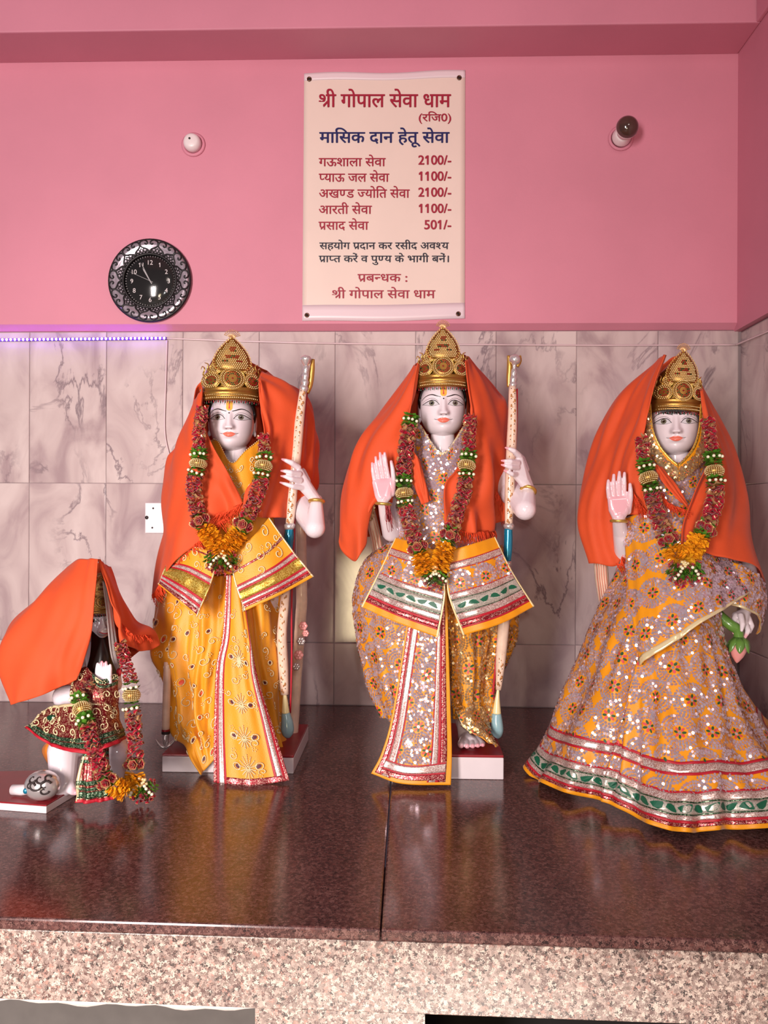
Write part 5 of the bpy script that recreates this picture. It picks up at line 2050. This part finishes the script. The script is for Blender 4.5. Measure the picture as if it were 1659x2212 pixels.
garland('red ribbon garland around the neck of the middle statue', W(935, 1240, -.75),
        [([(890, 895, -.69), (882, 930, -.70), (874, 1000, -.715), (873, 1060, -.725), (880, 1110, -.735), (896, 1165, -.745), (908, 1200, -.755), (920, 1245, -.765)],
          [('g', 900, 920), ('r', 922, 1028), ('g', 1032, 1055), ('b', 1057, 1080), ('g', 1083, 1096), ('r', 1099, 1172), ('s', 1176, 1196), ('m', 1200, 1240)]),
         ([(1016, 898, -.69), (1012, 980, -.715), (1007, 1010, -.725), (1003, 1060, -.73), (986, 1110, -.735), (970, 1160, -.745), (960, 1190, -.755), (946, 1235, -.765)],
          [('r', 902, 978), ('g', 981, 998), ('b', 1000, 1021), ('g', 1023, 1036), ('r', 1039, 1142), ('s', 1146, 1174), ('m', 1178, 1230)])],
        (940, 1233, -.765, 18))
B2 = bow('cream painted bow with bright blue grip held by the middle statue', W(1075, 1600, -.62),
         [('limb', 'bowcream', [(1107, 835, -.60, 8), (1107, 900, -.61, 10), (1104, 980, -.625, 11), (1101, 1060, -.63, 10.5), (1099, 1132, -.63, 8.5)]),
          ('ring', 'silver', [(1099, 1130, -.63, 8), (1099, 1134, -.63, 11.5), (1099, 1139, -.63, 11.5), (1098, 1144, -.63, 8)]),
          ('grip', 'blue', [(1098, 1142, -.63, 9), (1098, 1165, -.63, 9.5), (1097, 1190, -.63, 9.5), (1096, 1212, -.63, 8)]),
          ('ring', 'silver', [(1096, 1211, -.63, 7), (1096, 1215, -.63, 10), (1095, 1221, -.63, 10), (1095, 1226, -.63, 6)]),
          ('limb', 'bowcream', [(1095, 1224, -.63, 9), (1092, 1290, -.63, 11), (1088, 1350, -.63, 12), (1082, 1420, -.62, 11), (1077, 1490, -.62, 6)]),
          ('tip_cone', 'palecone', [(1076, 1488, -.62, 2.5), (1074, 1515, -.62, 6), (1073, 1541, -.62, 9.5)]),
          ('tip_bulb', 'paleblue', [(1073, 1541, -.62, 9.5), (1073, 1560, -.62, 13), (1074, 1578, -.62, 13.5), (1075, 1590, -.62, 9), (1075, 1595, -.62, 3)]),
          ('finial', 'silver', [(1107, 838, -.60, 7), (1108, 831, -.60, 9), (1108, 826, -.60, 7), (1109, 819, -.60, 8), (1109, 812, -.60, 6), (1110, 805, -.60, 6.5), (1110, 796, -.60, 4)]),
          ('finial_knob', 'silver', [(1111, 797, -.60, 4), (1111, 788, -.60, 5), (1112, 782, -.60, 11), (1112, 775, -.60, 12), (1112, 769, -.60, 9), (1112, 766, -.60, 2)]),
          ('gold_back', 'gold', [(1098, 768, -.585, 3), (1101, 790, -.585, 6), (1100, 815, -.585, 6), (1099, 836, -.585, 4)]),
          ('gold_back', 'gold', [(1124, 768, -.59, 2), (1122, 780, -.59, 5), (1117, 792, -.59, 4)]),
          ('string', 'redcloth', [(1117, 840, -.595, 1.8), (1116, 930, -.605, 1.8), (1108, 1060, -.615, 1.8), (1106, 1130, -.62, 1.8)]),
          ('string', 'redcloth', [(1078, 1345, -.625, 2.2), (1071, 1430, -.615, 2.2), (1063, 1520, -.61, 2.2)])])
bow_motifs(B2, [(1107, 845, -.60), (1107, 900, -.61), (1104, 980, -.625), (1101, 1060, -.63), (1099, 1125, -.63)], 26, .0112)
bow_motifs(B2, [(1091, 1300, -.63), (1088, 1350, -.63), (1082, 1420, -.62), (1078, 1475, -.62)], 14, .0112)

# ---------------------------------------------------------------- right standing statue (sequined skirt)
st = thing('marble_statue', W(1460, 1640, -.66) * [1, 1, 0], 'white marble statue in a wide sequined amber skirt beside the right wall', 'statue', 'standing marble statues')
fr = Frame(W(1457, 914, -.655), math.radians(-14), .98)
hands, torso = MB(), MB()
Yh = -.765
blob(hands, [(1320, 1080, Yh, 8), (1352, 1078, Yh, 8.5), (1324, 1100, Yh, 10), (1350, 1102, Yh, 10), (1336, 1120, Yh, 12)])
for ch in ([(1316, 1074, Yh, 5.6), (1313.5, 1055, Yh - .004, 5.0), (1314, 1038, Yh - .004, 3.4)], [(1326.5, 1070, Yh, 5.6), (1325, 1046, Yh - .004, 5.1), (1326, 1026, Yh - .004, 3.5)],
           [(1337.5, 1069, Yh, 5.7), (1337, 1042, Yh - .005, 5.2), (1338, 1020, Yh - .004, 3.5)], [(1348, 1070, Yh, 5.6), (1348.5, 1044, Yh - .004, 5.1), (1349, 1022, Yh - .004, 3.5)],
           [(1355, 1104, Yh + .004, 9), (1361, 1077, Yh - .006, 6.6), (1362, 1059, Yh - .010, 5.2), (1361, 1046, Yh - .010, 3.6)]):
    limb(hands, ch)
limb(hands, [(1336, 1116, Yh, 14), (1340, 1150, Yh + .04, 16), (1350, 1200, Yh + .09, 22), (1375, 1100, -.62, 30)])
blob(hands, [(1612, 1322, -.70, 10), (1590, 1330, -.715, 9), (1606, 1345, -.72, 10)])
for ch in ([(1590, 1330, -.72, 7), (1582, 1350, -.73, 6), (1585, 1368, -.735, 3)], [(1598, 1338, -.72, 6.5), (1592, 1358, -.735, 5.4), (1594, 1372, -.735, 2.6)],
           [(1608, 1345, -.72, 7), (1616, 1362, -.735, 6), (1609, 1378, -.74, 3)], [(1616, 1335, -.71, 7), (1624, 1352, -.72, 5.6), (1620, 1366, -.73, 3)], [(1600, 1330, -.735, 7), (1604, 1348, -.75, 6), (1602, 1362, -.755, 3.4)]):
    limb(hands, ch)
limb(hands, [(1612, 1318, -.70, 12), (1622, 1270, -.68, 20), (1590, 1160, -.62, 26)])
blob(torso, [(1410, 1050, -.62, 34), (1515, 1050, -.62, 34), (1460, 1210, -.63, 55)])
limb(torso, [(1460, 960, -.65, 24), (1462, 1000, -.65, 27), (1462, 1060, -.64, 44)])
limb(torso, [(1460, 1210, -.63, 60), (1470, 1600, -.62, 60)])
pn = [((p[0], p[1], Yh - .01), .013, .5) for p in ((1317, 1038), (1328, 1027), (1339, 1021), (1348, 1022), (1360, 1046))] + [((1336, 1090, Yh - .014), .045, .75)]
pn += [((1336, 1060, Yh - .01), .04, .5), ((1585, 1366, -.735), .012, .8), ((1609, 1376, -.74), .012, .8)]
statue_body('body', st, fr, hands, torso, pn)
face(fr, st, tilak=False, gaze=.4)
hairdo(fr, st)
fringe_mb = MB()
for x in np.arange(-46, 46.1, 2.4):
    zt_, zb_ = 38, 14.5 + .0042 * x * x + rnd.uniform(-1, 1)
    P = [proj(x, zt_, 4), proj(x, (zt_ + zb_) / 2, 2.6), proj(x, zb_, 1.4)]
    fringe_mb.add(*tube(fr.w(P), [.0017, .0016, .0007], 5))
fringe_mb.put('hair_fringe', M['hair'], st, kind='stuff')
bangle(st, W(1337, 1126, Yh + .006), .0165, (0.05, .05, 1), .0036)
tu, sfT = shell('tunic', [[(1385, 965, -.64), (1368, 1100, -.68), (1355, 1230, -.68)], [(1422, 965, -.69), (1415, 1100, -.735), (1410, 1230, -.74)],
                          [(1463, 1000, -.715), (1455, 1100, -.755), (1450, 1230, -.765)], [(1502, 962, -.69), (1505, 1100, -.735), (1510, 1230, -.74)],
                          [(1535, 950, -.64), (1545, 1100, -.68), (1558, 1235, -.68)]], 50, 60, M['amber'], st, .0015, 4, 3)
medallions(sfT, tu, SQ, .066, .033, seed=13)
ve, sV = shell('veil', [[(1406, 872, -.70), (1411, 925, -.715), (1426, 962, -.722), (1447, 988, -.73), (1465, 1003, -.735)],
                        [(1399, 875, -.695), (1397, 935, -.71), (1408, 985, -.72), (1436, 1018, -.735), (1464, 1040, -.742)]], 10, 40, M['amber'], st)
ve2, sV2 = shell('veil', [[(1513, 872, -.70), (1509, 925, -.715), (1499, 960, -.722), (1484, 984, -.73), (1466, 1003, -.735)],
                          [(1523, 875, -.695), (1527, 935, -.705), (1520, 990, -.715), (1496, 1020, -.735), (1466, 1040, -.742)]], 10, 40, M['amber'], st)
for v_, s_ in ((ve, sV), (ve2, sV2)):
    medallions(s_, v_, [M['sequin_gold'], SQ[1], SQ[2]], .03, .015, urange=(.3, 1), seed=9)
    band('edging', s_, 0, .14, 0, 1, M['zari_gold'], v_, nu=3, nv=40)
sk_strips = [[(1350, 1235, -.58), (1300, 1380, -.52), (1245, 1530, -.47), (1215, 1600, -.46)],
             [(1342, 1225, -.64), (1290, 1330, -.635), (1225, 1480, -.63), (1165, 1610, -.64), (1133, 1660, -.655)],
             [(1370, 1225, -.71), (1330, 1340, -.74), (1275, 1500, -.77), (1225, 1640, -.79), (1200, 1704, -.80)],
             [(1400, 1225, -.75), (1375, 1350, -.80), (1335, 1520, -.835), (1300, 1660, -.86), (1285, 1727, -.87)],
             [(1415, 1225, -.765), (1395, 1350, -.81), (1365, 1520, -.86), (1335, 1680, -.90), (1325, 1738, -.91)],
             [(1430, 1225, -.775), (1415, 1350, -.83), (1395, 1530, -.90), (1380, 1690, -.95), (1375, 1769, -.975)],
             [(1460, 1225, -.785), (1460, 1350, -.84), (1465, 1540, -.93), (1468, 1710, -1.01), (1470, 1798, -1.04)],
             [(1500, 1225, -.775), (1520, 1350, -.82), (1545, 1540, -.91), (1560, 1700, -1.0), (1570, 1791, -1.03)],
             [(1533, 1225, -.74), (1548, 1360, -.775), (1585, 1510, -.84), (1640, 1650, -.93), (1690, 1784, -1.01)],
             [(1546, 1230, -.66), (1558, 1370, -.67), (1590, 1490, -.69), (1648, 1590, -.72), (1735, 1680, -.78), (1780, 1730, -.875)],
             [(1538, 1235, -.58), (1553, 1390, -.51), (1620, 1530, -.48), (1700, 1600, -.475)]]
G = loft(sk_strips, 240, 130)
G = folds(G, .011, 8, 77, warp=.35, grow=.25)
G[..., 2] = np.maximum(G[..., 2], .0025)
sk = cloth('skirt', G, M['amber'], st)
sS = Surf(even(G))
sB0 = Surf(G)
medallions(sS, sk, SQ, .074, .0355, urange=(.03, .98), vrange=(.02, .765), seed=21)
medallions(sS, sk, SQ, .074, .036, urange=(.06, .97), vrange=(.815, .872), seed=22)
for a, b, m in ((.765, .775, 'redcloth'), (.775, .805, 'zari'), (.805, .815, 'redcloth'), (.868, .875, 'redcloth'), (.875, .902, 'zari'), (.902, .907, 'greenband'), (.907, .942, 'zari_grey'), (.942, .947, 'greenband'), (.947, .963, 'zari'), (.963, .972, 'redcloth'),
                (.972, .985, 'zari_red')):
    band('border', sB0, .0, 1, a, b, M[m], sk, nu=340, nv=4)
leafband(sS, sk, .05, .97, .925, .030, .016)
ov, sO = shell('sequined_drape', [[(1345, 1120, -.71), (1355, 1250, -.775), (1368, 1350, -.845), (1380, 1437, -.885)],
                                  [(1400, 1110, -.765), (1410, 1200, -.81), (1425, 1320, -.875), (1440, 1398, -.91)],
                                  [(1470, 1130, -.79), (1480, 1200, -.825), (1495, 1290, -.88), (1505, 1353, -.91)],
                                  [(1540, 1190, -.765), (1550, 1230, -.80), (1560, 1280, -.845), (1570, 1313, -.87)],
                                  [(1590, 1205, -.715), (1605, 1240, -.74), (1612, 1262, -.755), (1618, 1280, -.765)]], 80, 80, M['amber'], st, .003, 4, 61)
medallions(sO, ov, SQ, .060, .033, vrange=(.0, .95), seed=31)
band('edging', sO, 0, 1, .955, 1, M['thread'], ov, nv=4)
sl, sSl = shell('sleeve', [[(1560, 1205, -.74), (1570, 1262, -.765), (1574, 1306, -.77)], [(1610, 1225, -.75), (1612, 1270, -.775), (1605, 1315, -.785)],
                           [(1640, 1245, -.72), (1648, 1290, -.73), (1640, 1335, -.735)], [(1652, 1262, -.66), (1655, 1310, -.65), (1636, 1372, -.66)]], 36, 30, M['amber'], st, .002, 3, 7)
medallions(sSl, sl, SQ, .062, .030, vrange=(.0, .94), seed=33)
band('edging', sSl, 0, 1, .94, 1, M['thread'], sl, nv=3)
mb = MB()
limb(mb, [(1296, 1195, -.62, 15), (1300, 1250, -.61, 15), (1308, 1310, -.60, 13)])
V, F = remesh(mb, .003)
sp = put('carved_sash', V, F, M['bowcream'], st)
for dx in (-10, -5, 0, 5, 10):
    put('painted_stripe', *tube(pts([(1296 + dx, 1195, -.637), (1300 + dx, 1250, -.627), (1308 + dx, 1310, -.615)]), .0013, 5), M['salmon'], sp)
# lotus bud held in the lowered hand
lo = thing('lotus_bud', W(1595, 1390, -.74), 'pink lotus bud on green stem held by the right statue', 'flower')
C = cr(np.c_[pts([(1545, 1318, -.72), (1560, 1335, -.725), (1578, 1350, -.735), (1592, 1360, -.735), (1597, 1380, -.735)]), [.010, .012, .012, .012, .010]], 24)
put('stem', *tube(C[:, :3], C[:, 3], 14), M['lotusgreen'], lo)
tp, tb = W(1597, 1376, -.735), W(1592, 1428, -.74)
put('bud', *lathe([(.004, 0), (.013, .006), (.019, .018), (.018, .030), (.012, .044), (.004, .055), (.0005, .058)], tp, tb - tp, 24), M['lotuspink'], lo)
a, b = np.array([1., 0, 0]), np.array([0, -1., 0])
for k in range(7):
    t = k * 2 * PI / 7
    d = a * math.cos(t) + b * math.sin(t)
    e = -a * math.sin(t) + b * math.cos(t)
    dn = (tb - tp) / np.linalg.norm(tb - tp)
    V = []
    for h, w, r in ((0, .006, .010), (.010, .010, .019), (.020, .009, .0225), (.028, .005, .0235), (.033, .0006, .025)):
        V += [tp + dn * h + d * r - e * w, tp + dn * h + d * (r + .0015), tp + dn * h + d * r + e * w]
    put('sepal', V, gridF(5, 3), M['lotusgreen'], lo, solid=.001)

cape3 = [[(1440, 768, -.725), (1410, 850, -.735), (1396, 930, -.745), (1380, 1000, -.755), (1386, 1050, -.76), (1402, 1112, -.755)],
         [(1436, 766, -.69), (1395, 850, -.70), (1365, 930, -.72), (1352, 1000, -.725), (1352, 1050, -.725), (1350, 1118, -.71)],
         [(1430, 770, -.66), (1375, 855, -.66), (1335, 935, -.67), (1315, 1010, -.68), (1308, 1100, -.68), (1338, 1216, -.69)],
         [(1422, 778, -.63), (1350, 858, -.63), (1305, 940, -.63), (1280, 1030, -.64), (1272, 1120, -.65), (1290, 1217, -.67)],
         [(1412, 795, -.58), (1338, 855, -.57), (1295, 935, -.57), (1268, 1040, -.58), (1248, 1130, -.60), (1270, 1212, -.62)],
         [(1430, 790, -.54), (1370, 880, -.50), (1340, 960, -.5), (1320, 1040, -.5), (1310, 1110, -.5), (1310, 1180, -.5)],
         [(1465, 770, -.53), (1465, 880, -.49), (1465, 970, -.48), (1465, 1060, -.48), (1465, 1130, -.48), (1465, 1190, -.48)],
         [(1500, 805, -.54), (1540, 900, -.5), (1560, 980, -.5), (1575, 1060, -.5), (1585, 1130, -.5), (1590, 1200, -.5)],
         [(1512, 828, -.58), (1560, 915, -.57), (1592, 980, -.57), (1612, 1070, -.58), (1632, 1180, -.60), (1649, 1258, -.63)],
         [(1514, 832, -.62), (1550, 920, -.63), (1575, 1000, -.64), (1592, 1090, -.68), (1600, 1160, -.73), (1604, 1216, -.775)],
         [(1515, 836, -.66), (1540, 920, -.68), (1555, 1000, -.70), (1556, 1080, -.74), (1548, 1150, -.78), (1538, 1196, -.81)],
         [(1514, 840, -.70), (1531, 915, -.715), (1541, 980, -.735), (1522, 1060, -.765), (1502, 1130, -.79), (1492, 1187, -.815)],
         [(1513, 845, -.72), (1523, 910, -.725), (1532, 960, -.745), (1497, 1060, -.775), (1472, 1130, -.80), (1468, 1180, -.825)]]
shawl('orange shawl on the statue beside the right wall, raised to a peak', cape3,
      [([(1338, 1150, -.70), (1342, 1190, -.70), (1340, 1216, -.695), (1330, 1217, -.69)], (.012, -.003, -.022), 90),
       ([(1362, 1050, -.755), (1375, 1075, -.765), (1400, 1112, -.76)], (.006, -.004, -.030), 110),
       ([(1412, 1050, -.775), (1440, 1085, -.785), (1478, 1100, -.79)], (.012, -.003, -.018), 90)], 9, .007,
      [[[(1412, 1005, -.765), (1430, 1040, -.785), (1470, 1085, -.795)], [(1420, 1005, -.768), (1445, 1040, -.79), (1485, 1095, -.80)], [(1428, 1010, -.76), (1460, 1050, -.782), (1488, 1100, -.792)]]])
crown('gold_crown', 'gold crown above a dark hair fringe, turned towards the right wall', W(1459, 893, -.655), .905, .985, math.radians(-2), math.radians(3))
garland('red ribbon garland around the neck of the skirted statue at right', W(1480, 1215, -.85),
        [([(1388, 945, -.765), (1392, 1000, -.785), (1402, 1035, -.795), (1411, 1075, -.80), (1424, 1120, -.805), (1440, 1165, -.82), (1470, 1213, -.845)],
          [('r', 948, 1000), ('g', 1002, 1022), ('b', 1024, 1048), ('g', 1050, 1067), ('r', 1069, 1153), ('s', 1157, 1183), ('m', 1186, 1212)]),
         ([(1528, 905, -.755), (1535, 960, -.775), (1542, 1005, -.79), (1545, 1060, -.80), (1536, 1110, -.815), (1518, 1150, -.83), (1486, 1208, -.85)],
          [('r', 908, 976), ('g', 979, 1004), ('b', 1008, 1032), ('g', 1034, 1047), ('r', 1050, 1130), ('s', 1133, 1158), ('m', 1162, 1207)])],
        (1480, 1222, -.865, 32))

# ---------------------------------------------------------------- kneeling statue at the left
st = thing('kneeling_statue', W(180, 1720, -.80) * [1, 1, 0], 'white marble kneeling statue under an orange shawl at the left', 'statue')
c0 = WZ(100, 1758, 0)
c1 = WZ(166, 1717, 0)
d1 = (c1 - c0) / np.linalg.norm(c1 - c0)
c2 = WZ(-70, 1745, 0)
poly = [c0, c1, WZ(262, 1700, 0), WZ(262, 1676, 0), WZ(-70, 1684, 0), c2]
n = len(poly)
put('base_slab', *prism([(p[0], p[1]) for p in poly], .0003, .0145), M['marble_plain'], st, smooth=False, bev=.001)
put('base_top', *prism([(p[0], p[1]) for p in poly], .0147, .0175), M['redpaint'], st, smooth=False, bev=.001)
fr = Frame(W(203, 1336, -.765), math.radians(48), .66)
hands, torso = MB(), MB()
limb(hands, [(203, 1390, -.745, 24), (200, 1450, -.75, 38), (190, 1540, -.77, 46)])
blob(hands, [(140, 1505, -.80, 26), (190, 1520, -.79, 40)])
limb(hands, [(190, 1575, -.79, 44), (137, 1622, -.86, 34), (136, 1695, -.875, 27)])
limb(hands, [(140, 1690, -.875, 20), (158, 1709, -.895, 9), (164, 1712, -.90, 6)])
limb(hands, [(215, 1565, -.76, 40), (252, 1625, -.81, 28), (250, 1690, -.78, 16)])
limb(hands, [(165, 1425, -.79, 18), (180, 1490, -.85, 15), (218, 1470, -.865, 11)])
limb(hands, [(240, 1425, -.76, 16), (250, 1480, -.80, 14), (226, 1470, -.865, 10)])
blob(hands, [(212, 1472, -.87, 7), (236, 1474, -.87, 7), (214, 1452, -.87, 5), (236, 1452, -.87, 5)])
for i, (x, top) in enumerate(((210, 1434), (219, 1430), (228, 1431), (237, 1437))):
    limb(hands, [(x, 1458, -.872, 5.2), (x + .5, 1445, -.874, 5), (x + 1, top, -.874, 3.4)])
# muzzle
mz = fr.w(ICO3[0] * [20, 20, 17] + [0, -60, -36])
hands.add(mz, ICO3[1])
hands.add(fr.w(ICO2[0] * [8, 8, 6] + [0, -78, -28]), ICO2[1])
limb(torso, [(200, 1450, -.74, 30), (190, 1560, -.76, 36)])
statue_body('body', st, fr, hands, torso, [((223, 1432, -.875), .012, .9), ((164, 1710, -.90), .014, .8)])
for s in (-1, 1):
    e = between(fr, [(s * 11, -3), (s * 18, 3.4), (s * 27, 4.6), (s * 36, 2.6), (s * 44, -3)], [(s * 11, -3), (s * 19, -6), (s * 28, -6.4), (s * 37, -5), (s * 44, -3)], M['eyewhite'], 'eye', st)
    spot(fr, s * 26, -.9, 5.4, M['pupil'], 'iris', e, .8)
    stroke(fr, [(s * 10, -4), (s * 18, 3.6), (s * 27, 5), (s * 46, -3)], 2.4, 1.4, M['brow'], 'eyelash', st, off=1)
    stroke(fr, [(s * 7, 12), (s * 18, 15), (s * 30, 18), (s * 48, 8)], 3, 1, M['brow'], 'eyebrow', st)
L = cr([(-17, -70, -37), (-8, -78, -42), (0, -81, -43), (8, -78, -42), (17, -70, -37)], 16)
put('mouth_line', *tube(fr.w(L), .0012, 6), M['tilak_red'], st)
hairdo(fr, st)
crown('gold_crown', 'small beaded gold crown half hidden under the kneeling statue\'s shawl', W(206, 1322, -.765), .63, .56, math.radians(44))
ln, _ = shell('wig_lining', [[(222, 1255, -.815), (231, 1340, -.82), (240, 1415, -.83), (257, 1458, -.84)], [(234, 1262, -.80), (244, 1330, -.80), (253, 1390, -.81), (263, 1452, -.825)]], 8, 40, M['lining'], st, .001, 3, 2, .003)
put('red_tip', *ball(W(257, 1452, -.84), (.006, .004, .009), ICO2), M['redcloth'], ln)
shell('wig_and_shade', [[(198, 1362, -.80), (196, 1410, -.825), (186, 1450, -.84)], [(218, 1378, -.83), (218, 1415, -.85), (214, 1455, -.86)], [(236, 1372, -.80), (244, 1415, -.815), (254, 1455, -.815)]], 24, 20, M['hair'], st)  # black sheet for the wig, with the shadow on the chest painted in
ve, sv = shell('brocade_vest', [[(160, 1462, -.84), (150, 1500, -.86), (160, 1545, -.86)], [(185, 1440, -.865), (188, 1490, -.89), (192, 1545, -.895)], [(215, 1468, -.885), (220, 1505, -.90), (222, 1545, -.90)],
                                [(252, 1455, -.85), (255, 1500, -.86), (256, 1545, -.86)]], 40, 30, M['brocade'], st, .002, 4, 12)
band('border', sv, .55, 1, .0, .14, M['greenband'], ve, nv=4)
band('border', sv, .55, 1, .18, .26, M['greenband'], ve, nv=4)
band('edging', sv, .0, 1, .88, .95, M['thread'], ve, nv=3)
scrolls(sv, ve, 14, 3, (.006, .010), patches=False)
pe, sp_ = shell('brocade_peplum', [[(100, 1535, -.82), (78, 1550, -.835), (56, 1574, -.85)], [(120, 1524, -.86), (110, 1565, -.885), (112, 1612, -.915)], [(160, 1520, -.89), (165, 1570, -.92), (182, 1628, -.955)],
                                   [(210, 1518, -.90), (220, 1560, -.93), (232, 1616, -.955)], [(252, 1518, -.86), (262, 1555, -.87), (272, 1596, -.87)]], 60, 30, M['brocade'], st, .003, 5, 13)
for a, b, m in ((.70, .79, 'greenband'), (.81, .90, 'greenband'), (.92, 1, 'redcloth')):
    band('border', sp_, 0, 1, a, b, M[m], pe, nv=4)
band('edging', sp_, 0, .02, 0, 1, M['thread'], pe, nu=3, nv=30)
band('edging', sp_, 0, 1, 0, .06, M['thread'], pe, nv=3)
scrolls(sp_, pe, 26, 6, (.006, .011), (.05, .95), (.08, .66), patches=False)
P, N = sp_.at(np.array([.27]), np.array([.30]), .002)
V, F = ball(P[0], (.012, .004, .007), ICO2)
put('green_stone', V, F, M['gem_green'], pe)
mb = MB()
P, N = sp_.at(.27 + .055 * np.cos(np.linspace(0, 2 * PI, 20)), .30 + .13 * np.sin(np.linspace(0, 2 * PI, 20)), .003)
for q in P:
    mb.add(*ball(q, .0016))
mb.put('stone_beads', M['thread'], pe, kind='stuff')
fp, sf_ = shell('hanging_panel', [[(186, 1615, -.925), (172, 1670, -.93), (164, 1734, -.935)], [(205, 1615, -.935), (200, 1670, -.945), (200, 1734, -.95)], [(235, 1610, -.935), (238, 1670, -.935), (248, 1726, -.94)]], 40, 40, M['brocade'], st, .004, 3, 14)
for a, b, m in ((.10, .16, 'greenband'), (.22, .28, 'greenband'), (.60, .68, 'greenband'), (.72, .78, 'greenband'), (.80, .92, 'greenband'), (.94, 1, 'redcloth')):
    band('border', sf_, 0, 1, a, b, M[m], fp, nv=4)
band('edging', sf_, 0, .07, 0, 1, M['thread'], fp, nu=3, nv=40)
V, F = shell('orange_sash', [[(112, 1595, -.79), (92, 1620, -.79), (108, 1655, -.80)], [(112, 1595, -.83), (100, 1620, -.84), (112, 1655, -.84)], [(125, 1600, -.84), (118, 1625, -.85), (118, 1650, -.85)]], 14, 20, M['orangepaint'], st, solid=.004)

sh = [[(213, 1208, -.838), (206, 1290, -.86), (198, 1370, -.87), (182, 1430, -.88), (166, 1468, -.88)],
      [(192, 1206, -.82), (165, 1280, -.86), (148, 1370, -.88), (132, 1440, -.885), (120, 1490, -.88)],
      [(165, 1213, -.78), (112, 1290, -.83), (82, 1380, -.86), (66, 1450, -.87), (48, 1516, -.87)],
      [(140, 1232, -.73), (80, 1290, -.75), (18, 1350, -.78), (-4, 1430, -.80), (27, 1520, -.83)],
      [(150, 1238, -.66), (110, 1310, -.62), (80, 1380, -.61), (80, 1440, -.61), (80, 1490, -.61)],
      [(205, 1216, -.66), (200, 1300, -.61), (200, 1380, -.60), (200, 1440, -.60), (200, 1490, -.60)],
      [(225, 1220, -.68), (250, 1290, -.65), (280, 1350, -.66), (300, 1380, -.68), (310, 1400, -.70)],
      [(236, 1226, -.72), (259, 1290, -.72), (286, 1345, -.72), (322, 1368, -.74), (331, 1402, -.76)],
      [(222, 1214, -.80), (247, 1290, -.79), (264, 1345, -.79), (288, 1372, -.80), (296, 1402, -.81)],
      [(210, 1208, -.835), (230, 1270, -.82), (244, 1320, -.82), (252, 1360, -.82), (260, 1390, -.82)]]
shawl('orange shawl over the kneeling statue, folded to a ridge on top', sh, [([(262, 1345, -.80), (285, 1368, -.81), (305, 1372, -.79), (326, 1372, -.76)], (.004, -.006, -.012), 60)], 15, .006)
garland('red ribbon garland hanging from the kneeling statue down to the granite', W(240, 1720, -.90),
        [([(192, 1470, -.905), (172, 1500, -.915), (178, 1535, -.935), (189, 1568, -.955), (202, 1612, -.965), (219, 1660, -.96), (240, 1692, -.955), (272, 1712, -.945)],
          [('r', 1474, 1498), ('g', 1500, 1516), ('b', 1519, 1545), ('g', 1548, 1568), ('r', 1572, 1672), ('s', 1676, 1692), ('m', 1694, 1711)]),
         ([(258, 1388, -.845), (274, 1440, -.865), (284, 1480, -.875), (284, 1520, -.88), (289, 1560, -.885), (292, 1640, -.89), (290, 1680, -.90), (276, 1706, -.92)],
          [('r', 1390, 1474), ('g', 1478, 1490), ('b', 1493, 1519), ('g', 1522, 1534), ('r', 1537, 1638), ('s', 1642, 1662), ('m', 1672, 1706)])],
        (308, 1690, -.905, 24), .0178)
mc = WZ(92, 1696, .0475)
ma = thing('mace', mc * [1, 1, 0], 'silver mace head with black scrolls lying on the small red base', 'mace')
V = ICO3[0] * [.036, .033, .0300]
V[:, 2] *= 1
put('head', V + mc, ICO3[1], M['silver'], ma)
put('handle', *tube([mc + [-.030, .012, -.012], mc + [-.05, .016, -.016], mc + [-.072, .02, -.017]], [.010, .011, .0105], 16), M['marble_plain'], ma)
mb = MB()


def onball(a, b):
    d = np.array([math.sin(a) * math.cos(b), -math.cos(a) * math.cos(b), math.sin(b)])
    return mc + d * np.array([.0362, .0332, .0302])


for a0, b0, sg, s in ((-.1, .35, 1, .45), (.5, .25, -1, .4), (.2, .75, 1, .4), (.75, .65, -1, .35), (-.4, .75, 1, .35), (.45, -.05, 1, .3), (-.35, .2, -1, .35)):
    t = np.linspace(.15, 1, 22)
    L = [onball(a0 + s * q * math.cos(sg * q * 6), b0 + s * q * math.sin(sg * q * 6)) for q in t]
    mb.add(*tube(L, np.linspace(.0010, .0024, 22), 5))
mb.put('black_scrolls', M['hole'], ma)
put('green_stud', *ball(onball(-.75, -.15), (.005, .003, .006), ICO2), M['blue'], ma)
